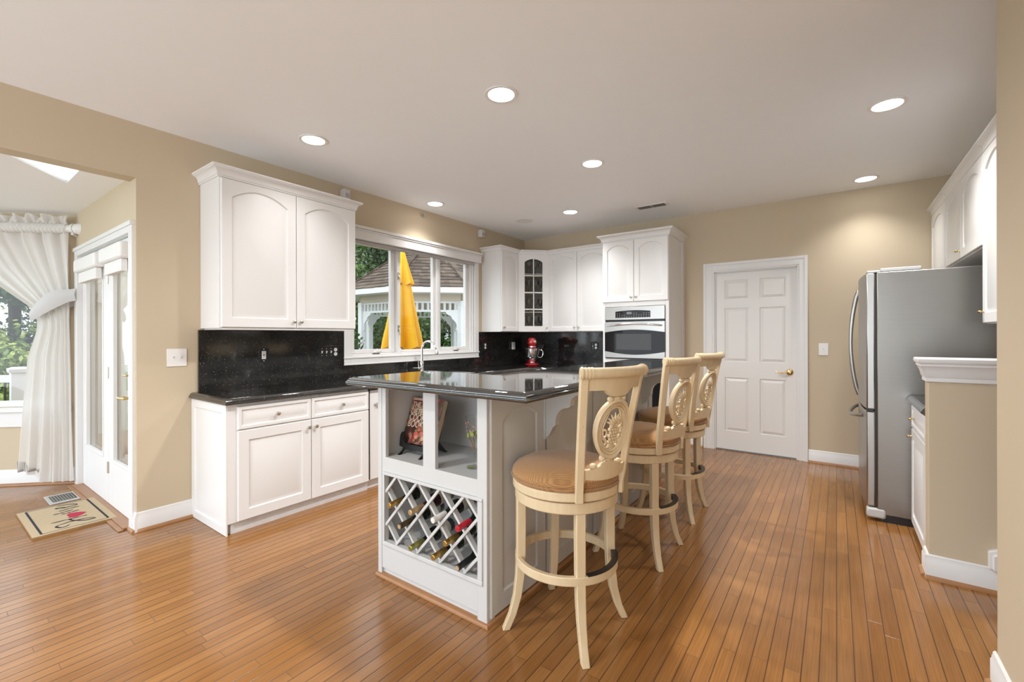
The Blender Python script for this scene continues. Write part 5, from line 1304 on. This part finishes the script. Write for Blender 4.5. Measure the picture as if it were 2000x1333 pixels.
# invented siding wing that puts the cream tone into the patio door glass
hw = empty('cream_backdrop', (-9.6, 2.6, -.65), 'invented pale cream wall standing in for the cream tone in patio door glass', 'house')
g = G(); g.box(-9.9, -9.5, 1.45, 4.3, -.65, 4.5); build('siding', g, SIDING, hw, smooth=0)
g = G(); g.box(-9.5, -9.46, 1.45, 1.6, -.65, 4.5); g.box(-9.5, -9.46, 4.15, 4.3, -.65, 4.5); build('corner_boards', g, TRIM, hw, smooth=0)
# trees and shrubs
def tree(name, c, rad, n, mat, label, cat='tree', leaf=(.05, .10), trunk=True, seed=1):
    random.seed(seed); e = empty(name, (c[0], c[1], -.65), label, cat, 'greenery outside the windows')
    g = G(); blobs = []
    for i in range(26):
        a = random.uniform(0, 2*PI); b = random.uniform(-1, 1); q = random.uniform(.35, 1)
        blobs.append((Vector((c[0]+rad[0]*q*math.cos(a)*math.sqrt(1-b*b), c[1]+rad[1]*q*math.sin(a)*math.sqrt(1-b*b), c[2]+rad[2]*b*q)), random.uniform(.22, .42)*min(rad)))
    for i in range(n):
        p, r = random.choice(blobs); v = Vector((random.gauss(0,1), random.gauss(0,1), random.gauss(0,1))).normalized(); q = p+v*r*random.uniform(.7, 1.05)
        if q.z < -.6: continue
        x = v.cross(Vector((random.gauss(0,1), random.gauss(0,1), random.gauss(0,1)))).normalized(); y = (v+Vector((random.uniform(-.6,.6), random.uniform(-.6,.6), random.uniform(-.6,.6)))).cross(x).normalized(); s = random.uniform(*leaf)
        g.add([q-x*s, q-y*s*.5, q+x*s, q+y*s*.5], [(0,1,2,3)])
    build('foliage', g, mat, e, smooth=0)
    if trunk:
        g = G(); g.tube([(c[0], c[1], -.65), (c[0]+.05, c[1], c[2]*.5), (c[0], c[1]+.08, c[2]+rad[2]*.3)], [.16, .12, .06], 10)
        for i in range(6):
            p = blobs[i][0]; g.tube([(c[0], c[1], c[2]*.55), (c[0]+(p.x-c[0])*.5, c[1]+(p.y-c[1])*.5, (c[2]*.55+p.z)/2+.1), tuple(p)], [.06, .04, .015], 6)
        build('trunk', g, BARK, e)
    return e
def at(px, D): u = (px-1000)/870.6*D; return (Fw.x*D+R0.x*u, Fw.y*D+R0.y*u)
spots = [(700, 17, (3.2, 2.8, 3.6), 3.6, 12000, LEAFD, 'tall dark tree rising left above the gazebo roof', 'tree'),
         (625, 13.5, (2.0, 2.0, 2.8), 2.6, 6000, LEAFM, 'mid green tree beyond the gazebo at the left of the window', 'tree'),
         (850, 24, (3.4, 3.4, 4.2), 4.2, 7000, LEAFD, 'dark tree directly behind the gazebo roof peak', 'tree'),
         (965, 19, (3, 3, 3.6), 3.4, 6000, LEAFD, 'dark tree beyond the right end of the window', 'tree'),
         (748, 15.0, (1.5, 1.5, 1.9), .95, 7500, LEAFM, 'bright green shrub seen through the left of the gazebo', 'shrub'),
         (838, 15.2, (1.3, 1.3, 1.9), .95, 7000, LEAFM, 'bright green shrub seen through the gazebo right of umbrella', 'shrub'),
         (912, 15.5, (1.2, 1.2, 1.9), .95, 6000, LEAFD, 'dark shrub seen through the right of the gazebo', 'shrub'),
         (640, 8.8, (.7, .7, 1.3), .7, 2200, LEAFD, 'dark green shrub just left of the gazebo post', 'shrub'),
         (25, 9.8, (1.9, 1.9, 2.3), 2.0, 16000, LEAFD, 'dark broadleaf tree filling the bay window', 'tree'),
         (-60, 8.5, (1.2, 1.2, 1.0), .5, 3000, LEAFY, 'yellow green shrub behind the deck railing', 'shrub'),
         (40, 8.6, (1.0, 1.0, .75), .45, 3200, LEAFY, 'yellow green shrub behind the deck post', 'shrub'),
         (-220, 12, (2.4, 2.4, 2.8), 2.6, 3000, LEAFM, 'mid green tree far left of the bay window', 'tree'),
         (110, 14, (2.4, 2.4, 3.0), 3.2, 3000, LEAFM, 'mid green tree behind the curtain side of the bay window', 'tree')]
for i, (px, D, rad, zc, n, mt_, lb, ct) in enumerate(spots):
    x, y = at(px, D); tree('broadleaf_tree' if ct == 'tree' else 'garden_shrub', (x, y, zc), rad, n, mt_, lb, ct, leaf=(.05, .11) if D > 10 else (.035, .075), trunk=ct == 'tree', seed=40+i)
